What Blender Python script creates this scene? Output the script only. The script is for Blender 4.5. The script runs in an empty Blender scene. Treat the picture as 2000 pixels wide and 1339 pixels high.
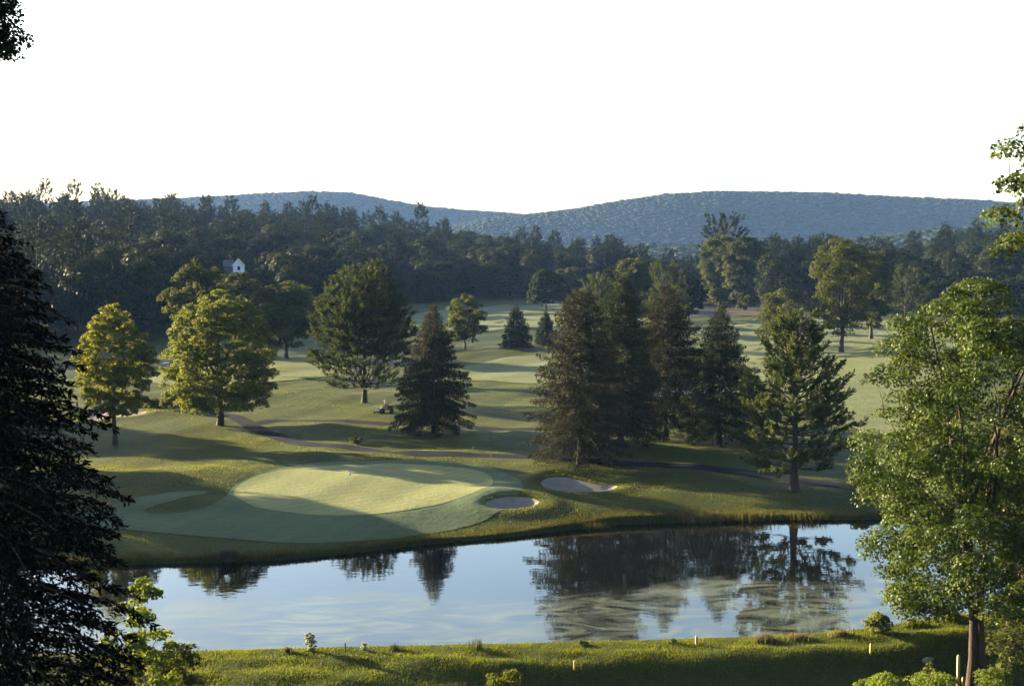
import bpy, math
import numpy as np
from mathutils import Vector
from mathutils.geometry import delaunay_2d_cdt

scene = bpy.context.scene
R = math.radians

# ------------------------------------------------------------------ camera
CAMZ, FPX = 26.0, 2747.0
PITCH = math.atan(199.5 / FPX)
cam_d = bpy.data.cameras.new("camera")
cam_d.sensor_width = 36.0
cam_d.lens = FPX / 2000 * 36.0
cam_d.clip_start, cam_d.clip_end = 0.5, 9000
cam = bpy.data.objects.new("camera", cam_d)
cam.location = (0, 0, CAMZ)
cam.rotation_euler = (math.pi / 2 - PITCH, 0, 0)
scene.collection.objects.link(cam)
scene.camera = cam

# ------------------------------------------------------------------ sky, sun, exposure
SUN_EL, SUN_AZ = R(13.5), R(-62.0)          # azimuth from +Y (view direction), negative = left
world = bpy.data.worlds.new("World")
scene.world = world
world.use_nodes = True
wn = world.node_tree
wn.nodes.clear()
sky = wn.nodes.new("ShaderNodeTexSky")
sky.sky_type = 'NISHITA'
sky.sun_disc = False
sky.sun_elevation = SUN_EL
sky.sun_rotation = SUN_AZ
sky.altitude = 200
sky.air_density = 1.0
sky.dust_density = 1.6
sky.ozone_density = 1.2
bg = wn.nodes.new("ShaderNodeBackground")
bg.inputs["Strength"].default_value = 0.050
wo = wn.nodes.new("ShaderNodeOutputWorld")
wn.links.new(sky.outputs[0], bg.inputs[0])
wn.links.new(bg.outputs[0], wo.inputs[0])

sun_d = bpy.data.lights.new("sun", 'SUN')
sun_d.energy = 5.0
sun_d.angle = R(0.6)
sun_d.color = (1.0, 0.81, 0.54)
sun = bpy.data.objects.new("sun", sun_d)
sdir = Vector((math.sin(SUN_AZ) * math.cos(SUN_EL), math.cos(SUN_AZ) * math.cos(SUN_EL), math.sin(SUN_EL)))
sun.rotation_euler = sdir.to_track_quat('Z', 'Y').to_euler()
sun.location = (-200, 180, 120)
scene.collection.objects.link(sun)

vs = scene.view_settings
vs.view_transform = 'Standard'
vs.look = 'None'
vs.exposure = 3.4
vs.gamma = 1.0
vs.use_curve_mapping = False
scene.render.engine = 'CYCLES'
scene.cycles.use_denoising = True
scene.cycles.max_bounces = 6
scene.cycles.diffuse_bounces = 2
scene.cycles.glossy_bounces = 2
scene.cycles.transmission_bounces = 4
scene.cycles.transparent_max_bounces = 4
scene.cycles.volume_bounces = 0
scene.cycles.caustics_reflective = False
scene.cycles.caustics_refractive = False

# ------------------------------------------------------------------ helpers
COL = scene.collection


def link(o, parent=None):
    COL.objects.link(o)
    if parent:
        o.parent = parent
    return o


def tag(o, label=None, cat=None, group=None, kind=None):
    if label: o["label"] = label
    if cat: o["category"] = cat
    if group: o["group"] = group
    if kind: o["kind"] = kind
    return o


def empty(name, loc, rz=0.0):
    o = bpy.data.objects.new(name, None)
    o.location = loc
    o.rotation_euler = (0, 0, rz)
    o.empty_display_size = 0.5
    return link(o)


def mesh_np(name, V, F, mat, attr=None, smooth=False):
    """V (n,3), F list of index arrays (each (m,k)); attr: per-vertex float 'v'"""
    V = np.asarray(V, np.float32)
    if not isinstance(F, list): F = [F]
    F = [np.asarray(f, np.int32) for f in F if len(f)]
    me = bpy.data.meshes.new(name)
    me.vertices.add(len(V))
    me.vertices.foreach_set("co", V.ravel())
    loops = np.concatenate([f.ravel() for f in F])
    tot = np.concatenate([np.full(len(f), f.shape[1], np.int32) for f in F])
    start = np.concatenate([[0], np.cumsum(tot)[:-1]]).astype(np.int32)
    me.loops.add(len(loops))
    me.loops.foreach_set("vertex_index", loops)
    me.polygons.add(len(tot))
    me.polygons.foreach_set("loop_start", start)
    if smooth:
        me.polygons.foreach_set("use_smooth", np.ones(len(tot), bool))
    if attr is not None:
        a = me.attributes.new("v", 'FLOAT', 'POINT')
        a.data.foreach_set("value", np.asarray(attr, np.float32))
    me.materials.append(mat)
    me.update(calc_edges=True)
    return me


def obj(name, me, parent=None, loc=None, rz=None):
    o = bpy.data.objects.new(name, me)
    if loc is not None: o.location = loc
    if rz is not None: o.rotation_euler = (0, 0, rz)
    return link(o, parent)


class MB:
    """small mesh collector"""
    def __init__(s): s.V, s.F, s.n = [], [], 0
    def add(s, V, F):
        V = np.asarray(V, float).reshape(-1, 3)
        for f in F: s.F.append(tuple(i + s.n for i in f))
        s.V.append(V); s.n += len(V)
        return s
    def box(s, c, d, rz=0.0, taper=1.0):
        x, y, z = np.array(d) / 2
        P = np.array([[-x, -y, -z], [x, -y, -z], [x, y, -z], [-x, y, -z],
                      [-x * taper, -y * taper, z], [x * taper, -y * taper, z], [x * taper, y * taper, z], [-x * taper, y * taper, z]])
        ca, sa = math.cos(rz), math.sin(rz)
        P = np.stack([P[:, 0] * ca - P[:, 1] * sa, P[:, 0] * sa + P[:, 1] * ca, P[:, 2]], 1) + np.array(c)
        return s.add(P, [(0, 3, 2, 1), (4, 5, 6, 7), (0, 1, 5, 4), (1, 2, 6, 5), (2, 3, 7, 6), (3, 0, 4, 7)])
    def tube(s, pts, rad, k=8, cap=True):
        V, F = tube(pts, rad, k)
        n = len(pts)
        F = [tuple(f) for f in F]
        if cap:
            F.append(tuple(range(k))[::-1]); F.append(tuple((n - 1) * k + i for i in range(k)))
        return s.add(V, F)
    def lathe(s, prof, c, k=12, axis='z'):
        prof = np.array(prof, float)
        th = np.arange(k) * 2 * math.pi / k
        V = np.concatenate([np.stack([r * np.cos(th), r * np.sin(th), np.full(k, z)], 1) for r, z in prof])
        if axis == 'y': V = V[:, [0, 2, 1]]
        if axis == 'x': V = V[:, [2, 0, 1]]
        n = len(prof)
        F = [(i * k + j, i * k + (j + 1) % k, (i + 1) * k + (j + 1) % k, (i + 1) * k + j) for i in range(n - 1) for j in range(k)]
        F += [tuple(range(k))[::-1], tuple((n - 1) * k + j for j in range(k))]
        return s.add(V + np.array(c), F)
    def mesh(s, name, mat, smooth=False):
        me = bpy.data.meshes.new(name)
        me.from_pydata([tuple(v) for v in np.concatenate(s.V)], [], s.F)
        if smooth: me.polygons.foreach_set("use_smooth", np.ones(len(me.polygons), bool))
        me.materials.append(mat); me.update()
        return me


def tube(pts, rad, k=6):
    pts = np.asarray(pts, float); n = len(pts)
    rad = np.broadcast_to(np.asarray(rad, float), (n,))
    d = np.gradient(pts, axis=0)
    d /= np.linalg.norm(d, axis=1, keepdims=True) + 1e-9
    ref = np.array([0.0, 0, 1]) if abs(d[0, 2]) < 0.8 else np.array([1.0, 0, 0])
    a = np.cross(d, ref); a /= np.linalg.norm(a, axis=1, keepdims=True) + 1e-9
    b = np.cross(d, a)
    th = np.arange(k) * 2 * math.pi / k
    V = (pts[:, None] + rad[:, None, None] * (np.cos(th)[None, :, None] * a[:, None] + np.sin(th)[None, :, None] * b[:, None])).reshape(-1, 3)
    i, j = np.meshgrid(np.arange(n - 1), np.arange(k), indexing='ij')
    i, j = i.ravel(), j.ravel()
    F = np.stack([i * k + j, i * k + (j + 1) % k, (i + 1) * k + (j + 1) % k, (i + 1) * k + j], 1)
    return V, F


def join(parts):
    V, F, n = [], [], 0
    for v, f in parts:
        V.append(v); F.append(f + n); n += len(v)
    return np.concatenate(V), np.concatenate(F)


def unit(a):
    return a / (np.linalg.norm(a, axis=-1, keepdims=True) + 1e-9)


def sstep(a, b, x):
    t = np.clip((x - a) / (b - a), 0, 1)
    return t * t * (3 - 2 * t)


# ------------------------------------------------------------------ materials
def new_mat(name):
    m = bpy.data.materials.new(name); m.use_nodes = True
    nt = m.node_tree; nt.nodes.clear()
    out = nt.nodes.new("ShaderNodeOutputMaterial")
    return m, nt, out


def N(nt, t, **kw):
    n = nt.nodes.new(t)
    for k, v in kw.items():
        if k in n.inputs: n.inputs[k].default_value = v
        else: setattr(n, k, v)
    return n


def noise(nt, vec, scale, detail=3, rough=0.55, dist=0.0):
    n = nt.nodes.new("ShaderNodeTexNoise")
    n.inputs["Scale"].default_value = scale
    n.inputs["Detail"].default_value = detail
    n.inputs["Roughness"].default_value = rough
    n.inputs["Distortion"].default_value = dist
    if vec is not None: nt.links.new(vec, n.inputs["Vector"])
    return n


ALB = 0.76      # overall reflectance level of the place


def alb(c): return tuple(float(q) * ALB for q in c)


def ramp(nt, fac, stops):
    r = nt.nodes.new("ShaderNodeValToRGB")
    el = r.color_ramp.elements
    while len(el) < len(stops): el.new(0.5)
    for e, (p, c) in zip(el, stops):
        e.position = p; e.color = (*c, 1)
    nt.links.new(fac, r.inputs[0])
    return r


def mixc(nt, fac, a, b, mode='MIX'):
    m = nt.nodes.new("ShaderNodeMix"); m.data_type = 'RGBA'; m.blend_type = mode
    for sock, v in ((m.inputs[0], fac), (m.inputs[6], a), (m.inputs[7], b)):
        if isinstance(v, (int, float)): sock.default_value = v
        elif isinstance(v, tuple): sock.default_value = (*v, 1)
        else: nt.links.new(v, sock)
    return m.outputs[2]


def leaf_mat(name, dark, light, trans=0.42, tint=(1.35, 1.25, 0.45), rough=0.6, spec=0.025):
    m, nt, out = new_mat(name)
    at = N(nt, "ShaderNodeAttribute", attribute_name="v")
    oi = N(nt, "ShaderNodeObjectInfo")
    r = ramp(nt, at.outputs["Fac"], [(0.0, alb(dark)), (1.0, alb(light))])
    hs = N(nt, "ShaderNodeHueSaturation")
    mr = N(nt, "ShaderNodeMapRange"); mr.inputs[3].default_value = 0.8; mr.inputs[4].default_value = 1.2
    nt.links.new(oi.outputs["Random"], mr.inputs[0]); nt.links.new(mr.outputs[0], hs.inputs["Value"])
    nt.links.new(r.outputs[0], hs.inputs["Color"])
    p = N(nt, "ShaderNodeBsdfPrincipled")
    p.inputs["Roughness"].default_value = rough
    p.inputs["Specular IOR Level"].default_value = spec
    nt.links.new(hs.outputs[0], p.inputs["Base Color"])
    t = N(nt, "ShaderNodeBsdfTranslucent")
    tc = mixc(nt, 1.0, hs.outputs[0], tint, 'MULTIPLY')
    nt.links.new(tc, t.inputs[0])
    ms = N(nt, "ShaderNodeMixShader"); ms.inputs[0].default_value = trans
    nt.links.new(p.outputs[0], ms.inputs[1]); nt.links.new(t.outputs[0], ms.inputs[2])
    nt.links.new(ms.outputs[0], out.inputs[0])
    return m


def bark_mat(name, a, b, scale=3.0):
    m, nt, out = new_mat(name)
    tc = N(nt, "ShaderNodeTexCoord")
    mp = N(nt, "ShaderNodeMapping"); mp.inputs["Scale"].default_value = (scale * 3, scale * 3, scale * 0.6)
    nt.links.new(tc.outputs["Object"], mp.inputs[0])
    n = noise(nt, mp.outputs[0], 2.0, 5, 0.65)
    r = ramp(nt, n.outputs[0], [(0.3, alb(a)), (0.7, alb(b))])
    p = N(nt, "ShaderNodeBsdfPrincipled", Roughness=0.9)
    p.inputs["Specular IOR Level"].default_value = 0.15
    nt.links.new(r.outputs[0], p.inputs["Base Color"])
    bm = N(nt, "ShaderNodeBump", Strength=0.7, Distance=0.05)
    nt.links.new(n.outputs[0], bm.inputs["Height"]); nt.links.new(bm.outputs[0], p.inputs["Normal"])
    nt.links.new(p.outputs[0], out.inputs[0])
    return m


def flat_mat(name, col, rough=0.6, spec=0.4, metal=0.0, var=0.12, scale=8.0):
    m, nt, out = new_mat(name)
    tc = N(nt, "ShaderNodeTexCoord")
    n = noise(nt, tc.outputs["Object"], scale, 4)
    c = np.array(alb(col))
    r = ramp(nt, n.outputs[0], [(0.25, tuple(c * (1 - var))), (0.75, tuple(np.minimum(c * (1 + var), 1)))])
    p = N(nt, "ShaderNodeBsdfPrincipled", Roughness=rough, Metallic=metal)
    p.inputs["Specular IOR Level"].default_value = spec
    nt.links.new(r.outputs[0], p.inputs["Base Color"])
    nt.links.new(p.outputs[0], out.inputs[0])
    return m


def grass_mat(name, a, b, c, patch=0.07, fine=1.2, bump=0.6, sheen=0.0, trans=0.25, bscale=5.0, stripes=None, floor=None):
    """mown grass: two colours patched by slow noise, third from fine noise, blade-like bump"""
    a, b, c = alb(a), alb(b), alb(c)
    m, nt, out = new_mat(name)
    tc = N(nt, "ShaderNodeTexCoord")
    P = tc.outputs["Object"]
    n1 = noise(nt, P, patch, 4, 0.6, 0.4)
    n2 = noise(nt, P, fine, 5, 0.7)
    r1 = ramp(nt, n1.outputs[0], [(0.35, a), (0.65, b)])
    r2 = ramp(nt, n2.outputs[0], [(0.42, (0, 0, 0)), (0.72, (1, 1, 1))])
    col = mixc(nt, r2.outputs[0], r1.outputs[0], c)
    if stripes:
        w = N(nt, "ShaderNodeTexWave", wave_type='BANDS', bands_direction='X')
        w.inputs["Scale"].default_value = stripes[0]; w.inputs["Distortion"].default_value = 1.5
        w.inputs["Detail"].default_value = 2; w.inputs["Detail Scale"].default_value = 0.4
        mp = N(nt, "ShaderNodeMapping"); mp.inputs["Rotation"].default_value = (0, 0, stripes[1])
        nt.links.new(P, mp.inputs[0]); nt.links.new(mp.outputs[0], w.inputs["Vector"])
        rr = ramp(nt, w.outputs["Fac"], [(0.3, (0.95, 0.95, 0.95)), (0.7, (1.04, 1.04, 1.04))])
        col = mixc(nt, 1.0, col, rr.outputs[0], 'MULTIPLY')
    if floor is not None:
        at = N(nt, "ShaderNodeAttribute", attribute_name="v")
        col = mixc(nt, at.outputs["Fac"], col, floor)
    p = N(nt, "ShaderNodeBsdfPrincipled", Roughness=0.62)
    p.inputs["Specular IOR Level"].default_value = 0.03
    p.inputs["Sheen Weight"].default_value = sheen
    p.inputs["Sheen Roughness"].default_value = 0.45
    nt.links.new(mixc(nt, 0.5, col, (0.9, 0.95, 0.8)), p.inputs["Sheen Tint"])
    nt.links.new(col, p.inputs["Base Color"])
    n3 = noise(nt, P, bscale, 4, 0.75)
    n4 = noise(nt, P, bscale * 0.22, 3, 0.6)
    add = N(nt, "ShaderNodeMath", operation='MULTIPLY_ADD'); add.inputs[1].default_value = 2.0
    nt.links.new(n4.outputs[0], add.inputs[0]); nt.links.new(n3.outputs[0], add.inputs[2])
    bm = N(nt, "ShaderNodeBump", Strength=bump, Distance=0.12)
    nt.links.new(add.outputs[0], bm.inputs["Height"])
    nt.links.new(bm.outputs[0], p.inputs["Normal"])
    nt.links.new(p.outputs[0], out.inputs[0])
    return m


M = {}
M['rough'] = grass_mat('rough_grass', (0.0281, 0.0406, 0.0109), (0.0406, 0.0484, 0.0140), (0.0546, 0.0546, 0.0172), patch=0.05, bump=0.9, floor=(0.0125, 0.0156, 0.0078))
M['apron'] = grass_mat('apron_grass', (0.0390, 0.0608, 0.0250), (0.0507, 0.0718, 0.0312), (0.0624, 0.0796, 0.0343), patch=0.08, fine=2.5, bump=0.7, sheen=0.06, stripes=(0.12, 0.5))
M['green'] = grass_mat('green_grass', (0.155, 0.165, 0.068), (0.178, 0.182, 0.078), (0.19, 0.192, 0.086), patch=0.1, fine=3.0, bump=0.35, bscale=9, stripes=(0.25, 0.9))
M['fairway'] = grass_mat('fairway_grass', (0.078, 0.092, 0.036), (0.096, 0.108, 0.042), (0.112, 0.118, 0.046), patch=0.03, fine=0.6, bump=0.8, sheen=0.02, stripes=(0.05, 1.3))
M['field'] = grass_mat('dry_field', (0.0585, 0.0484, 0.0406), (0.0741, 0.0546, 0.0484), (0.0468, 0.0484, 0.0312), patch=0.04, fine=0.4, bump=0.5)
M['asphalt'] = flat_mat('asphalt', (0.010, 0.0125, 0.019), 0.9, 0.03, var=0.2, scale=1.5)
M['bark'] = bark_mat('bark', (0.0273, 0.0218, 0.0172), (0.0780, 0.0624, 0.0484))
M['bark_red'] = bark_mat('bark_red', (0.022, 0.015, 0.011), (0.075, 0.050, 0.036), 2.0)
M['bark_pale'] = bark_mat('bark_pale', (0.10, 0.090, 0.078), (0.24, 0.22, 0.19))

# sand
def sand_mat():
    m, nt, out = new_mat('bunker_sand')
    tc = N(nt, "ShaderNodeTexCoord")
    n = noise(nt, tc.outputs["Object"], 0.9, 5, 0.6)
    r = ramp(nt, n.outputs[0], [(0.3, (0.115, 0.097, 0.088)), (0.7, (0.16, 0.135, 0.125))])
    p = N(nt, "ShaderNodeBsdfPrincipled", Roughness=0.95)
    p.inputs["Specular IOR Level"].default_value = 0.1
    nt.links.new(r.outputs[0], p.inputs["Base Color"])
    n2 = noise(nt, tc.outputs["Object"], 4.0, 4, 0.7)
    bm = N(nt, "ShaderNodeBump", Strength=0.5, Distance=0.06)
    nt.links.new(n2.outputs[0], bm.inputs["Height"]); nt.links.new(bm.outputs[0], p.inputs["Normal"])
    nt.links.new(p.outputs[0], out.inputs[0])
    return m
M['sand'] = sand_mat()


def water_mat(name, scum):
    m, nt, out = new_mat(name)
    tc = N(nt, "ShaderNodeTexCoord")
    P = tc.outputs["Object"]
    mp = N(nt, "ShaderNodeMapping"); mp.inputs["Scale"].default_value = (0.55, 1.25, 1.0); mp.inputs["Rotation"].default_value = (0, 0, 0.25)
    nt.links.new(P, mp.inputs[0])
    n1 = noise(nt, mp.outputs[0], 1.1, 2, 0.5, 0.3)
    n2 = noise(nt, mp.outputs[0], 0.28, 2, 0.5)
    add = N(nt, "ShaderNodeMath", operation='MULTIPLY_ADD'); add.inputs[1].default_value = 1.4
    nt.links.new(n2.outputs[0], add.inputs[0]); nt.links.new(n1.outputs[0], add.inputs[2])
    bm = N(nt, "ShaderNodeBump", Strength=0.045, Distance=0.09)
    nt.links.new(add.outputs[0], bm.inputs["Height"])
    w = N(nt, "ShaderNodeBsdfPrincipled", Roughness=0.02)
    w.inputs["Base Color"].default_value = (0.003, 0.0035, 0.003, 1)
    w.inputs["IOR"].default_value = 1.52
    nt.links.new(bm.outputs[0], w.inputs["Normal"])
    if not scum:
        nt.links.new(w.outputs[0], out.inputs[0])
        return m
    # pollen and algae film drifting on the near half of the pond
    sx = N(nt, "ShaderNodeSeparateXYZ"); nt.links.new(P, sx.inputs[0])
    ns = noise(nt, P, 0.055, 6, 0.62, 1.6)
    # film line: y below about 104 + noise
    k = N(nt, "ShaderNodeMath", operation='MULTIPLY_ADD'); k.inputs[1].default_value = -16.0; k.inputs[2].default_value = 8.0
    nt.links.new(ns.outputs[0], k.inputs[0])
    y2 = N(nt, "ShaderNodeMath", operation='ADD'); nt.links.new(sx.outputs[1], y2.inputs[0]); nt.links.new(k.outputs[0], y2.inputs[1])
    tilt = N(nt, "ShaderNodeMath", operation='MULTIPLY_ADD'); tilt.inputs[1].default_value = -0.16
    nt.links.new(sx.outputs[0], tilt.inputs[0]); nt.links.new(y2.outputs[0], tilt.inputs[2])
    mr = N(nt, "ShaderNodeMapRange", interpolation_type='SMOOTHSTEP')
    mr.inputs[1].default_value = 110.5; mr.inputs[2].default_value = 106.5
    nt.links.new(tilt.outputs[0], mr.inputs[0])
    mp2 = N(nt, "ShaderNodeMapping"); mp2.inputs["Scale"].default_value = (0.45, 1.0, 1)
    nt.links.new(P, mp2.inputs[0])
    st = noise(nt, mp2.outputs[0], 0.26, 7, 0.62, 2.6)
    sr = ramp(nt, st.outputs[0], [(0.40, (0.12, 0.12, 0.12)), (0.60, (1, 1, 1))])
    f = N(nt, "ShaderNodeMath", operation='MULTIPLY'); nt.links.new(mr.outputs[0], f.inputs[0]); nt.links.new(sr.outputs[0], f.inputs[1])
    f2 = N(nt, "ShaderNodeMath", operation='MULTIPLY'); f2.inputs[1].default_value = 0.48; nt.links.new(f.outputs[0], f2.inputs[0])
    s = N(nt, "ShaderNodeBsdfPrincipled", Roughness=0.26)
    s.inputs["IOR"].default_value = 1.28
    sc = ramp(nt, st.outputs[0], [(0.3, (0.080, 0.094, 0.068)), (0.7, (0.125, 0.140, 0.098))])
    nt.links.new(sc.outputs[0], s.inputs["Base Color"])
    ms = N(nt, "ShaderNodeMixShader")
    nt.links.new(f2.outputs[0], ms.inputs[0]); nt.links.new(w.outputs[0], ms.inputs[1]); nt.links.new(s.outputs[0], ms.inputs[2])
    nt.links.new(ms.outputs[0], out.inputs[0])
    return m


# foliage
M['backlitleaf'] = leaf_mat('dark_leaf', (0.006, 0.009, 0.005), (0.018, 0.025, 0.010), 0.12)  # darker copy of the oak leaf, backlit shade put into its colour
M['maple'] = leaf_mat('maple_leaf', (0.060, 0.085, 0.020), (0.185, 0.200, 0.062), 0.48, tint=(1.3, 1.25, 0.55))
M['yellow'] = leaf_mat('yellowing_leaf', (0.058, 0.072, 0.012), (0.150, 0.158, 0.032), 0.5)
M['oak'] = leaf_mat('oak_leaf', (0.0255, 0.0391, 0.0119), (0.0808, 0.0892, 0.0272), 0.42)
M['greyleaf'] = leaf_mat('grey_green_leaf', (0.0340, 0.0442, 0.0204), (0.0723, 0.0808, 0.0382), 0.35)
M['near'] = leaf_mat('near_leaf', (0.014, 0.029, 0.005), (0.072, 0.100, 0.016), 0.33, rough=0.5, spec=0.08)
M['bright'] = leaf_mat('bright_leaf', (0.075, 0.110, 0.016), (0.170, 0.210, 0.045), 0.5)
M['white'] = leaf_mat('whitish_leaf', (0.18, 0.20, 0.12), (0.40, 0.40, 0.30), 0.4, tint=(1.1, 1.1, 0.8))
M['pine'] = leaf_mat('pine_needle', (0.0187, 0.0306, 0.0136), (0.0765, 0.0892, 0.0323), 0.32, tint=(1.15, 1.15, 0.6))
M['spruce'] = leaf_mat('spruce_needle', (0.010, 0.017, 0.009), (0.032, 0.043, 0.021), 0.24, tint=(1.15, 1.1, 0.6))
M['brown'] = leaf_mat('browned_needle', (0.012, 0.0145, 0.0085), (0.037, 0.037, 0.022), 0.24, tint=(1.15, 1.08, 0.6))
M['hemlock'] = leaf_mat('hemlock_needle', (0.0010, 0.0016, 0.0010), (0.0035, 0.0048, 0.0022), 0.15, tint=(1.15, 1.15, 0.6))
M['forest'] = leaf_mat('forest_leaf', (0.007, 0.0125, 0.0045), (0.026, 0.033, 0.0105), 0.30)
M['fpine'] = leaf_mat('forest_pine', (0.005, 0.0098, 0.0058), (0.014, 0.0205, 0.0105), 0.26, tint=(1.1, 1.15, 0.7))
M['blade'] = leaf_mat('grass_blade', (0.045, 0.060, 0.010), (0.130, 0.145, 0.026), 0.5, tint=(1.3, 1.25, 0.4))
M['lawnblade'] = leaf_mat('lawn_blade', (0.055, 0.078, 0.015), (0.185, 0.185, 0.040), 0.5, tint=(1.3, 1.25, 0.45))
M['bladelow'] = leaf_mat('shore_blade', (0.0390, 0.0468, 0.0140), (0.0936, 0.0858, 0.0312), 0.4)
M['straw'] = leaf_mat('straw_blade', (0.08, 0.072, 0.032), (0.17, 0.15, 0.070), 0.4, tint=(1.1, 1.05, 0.7))
M['purple'] = leaf_mat('loosestrife', (0.030, 0.045, 0.025), (0.06, 0.06, 0.045), 0.3)

# ------------------------------------------------------------------ pixel -> place
SP, CP = math.sin(PITCH), math.cos(PITCH)


def ray(px, py):
    a, b = px - 1000.0, 669.5 - py
    return np.array([a, FPX * CP + b * SP, -FPX * SP + b * CP])


def at_z(px, py, z):
    d = ray(px, py); t = (z - CAMZ) / d[2]
    return np.array([d[0] * t, d[1] * t, z])


def at_d(px, py, D):
    d = ray(px, py); t = D / d[1]
    return np.array([d[0] * t, D, CAMZ + d[2] * t])


# ------------------------------------------------------------------ terrain
ZW = -1.3
far_px = [(-400, 1108), (-150, 1107), (190, 1105), (400, 1100), (520, 1097), (600, 1090), (700, 1080), (850, 1063), (1000, 1050), (1060, 1042),
          (1200, 1026), (1400, 1018), (1540, 1016), (1660, 1016), (1850, 1014), (2100, 1012), (2500, 1010)]
FS = np.array([at_z(x, y, ZW)[:2] for x, y in far_px])
crest_px = [(-300, 1283, -.55), (200, 1280, -.55), (400, 1276, -.55), (700, 1268, -.55), (1000, 1262, -.5), (1300, 1254, -.45), (1480, 1248, -.35), (1600, 1241, -.2),
            (1700, 1232, 0.0), (1780, 1221, .2), (1880, 1205, .4), (2000, 1195, .5), (2400, 1190, .5)]
CR = np.array([at_z(x, y, z) for x, y, z in crest_px])


def shore_y(x): return np.interp(x, FS[:, 0], FS[:, 1])
def crest_y(x): return np.interp(x, CR[:, 0], CR[:, 1])
def crest_z(x): return np.interp(x, CR[:, 0], CR[:, 2])


HT = np.array([  # pixel x, near edge distance, crest distance, ridge tree-top pixel y
    (-900, 250, 800, 350), (-200, 300, 800, 362), (0, 320, 800, 366), (150, 330, 820, 376), (300, 345, 850, 386), (400, 370, 860, 390), (600, 430, 880, 397),
    (700, 500, 880, 406), (800, 545, 900, 414), (900, 570, 900, 428), (1000, 590, 900, 442), (1100, 610, 900, 458), (1200, 620, 900, 474),
    (1300, 560, 850, 486), (1400, 470, 800, 478), (1500, 480, 800, 472), (1600, 480, 800, 470), (1700, 480, 850, 468), (1800, 470, 850, 446),
    (1900, 460, 850, 432), (2200, 440, 850, 428), (2900, 400, 850, 420)], float)
HU = (HT[:, 0] - 1000) / FPX
HZ = CAMZ + (470 - HT[:, 3]) / FPX * HT[:, 2] - 31.0


def far_hill(x, y):
    """wooded ridges beyond the valley"""
    u = x / np.maximum(y, 1.0)
    px = u * FPX + 1000
    z = np.full_like(x, -30.0)
    def ridge(D, wf, wb, xs, ys, treeh):
        py = np.interp(px, xs, ys)
        zc = CAMZ + (470 - py) / FPX * D - treeh
        d = y - D
        prof = np.where(d < 0, 1 - sstep(0, wf, -d), 1 - sstep(0, wb, d))
        return zc * prof - 30 * (1 - prof)
    z = np.maximum(z, ridge(1800, 700, 500, [-600, 700, 1000, 1150, 1300, 1450, 1600, 1750, 1850, 2000, 2600], [475, 475, 470, 462, 460, 462, 456, 440, 428, 424, 415], 14))
    z = np.maximum(z, ridge(3000, 480, 700, [-900, 700, 850, 950, 1050, 1130, 1200, 1300, 1400, 1500, 1600, 1700, 1800, 1900, 2000, 2500],
                            [520, 470, 440, 418, 409, 399, 386, 372, 366, 367, 369, 374, 379, 383, 391, 420], 12))
    z = np.maximum(z, ridge(3800, 450, 500, [-900, 100, 300, 420, 500, 600, 680, 720, 770, 830, 900, 1000, 1200, 2600],
                            [420, 392, 384, 379, 374, 369, 371, 378, 388, 398, 405, 411, 440, 470], 10))
    return z


DEP = []      # bunkers: (polygon, depth)
BUMPS = []    # (x, y, rx, ry, h)


def poly_sd(x, y, P):
    """signed distance to polygon, negative inside (vectorised)"""
    d = np.full(x.shape, 1e9); inside = np.zeros(x.shape, bool)
    n = len(P)
    for i in range(n):
        a, b = P[i], P[(i + 1) % n]
        ex, ey = b[0] - a[0], b[1] - a[1]
        wx, wy = x - a[0], y - a[1]
        t = np.clip((wx * ex + wy * ey) / (ex * ex + ey * ey + 1e-12), 0, 1)
        d = np.minimum(d, np.hypot(wx - t * ex, wy - t * ey))
        c = ((a[1] > y) != (b[1] > y)) & (x < (b[0] - a[0]) * (y - a[1]) / (b[1] - a[1] + 1e-12) + a[0])
        inside ^= c
    return np.where(inside, -d, d)


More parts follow.
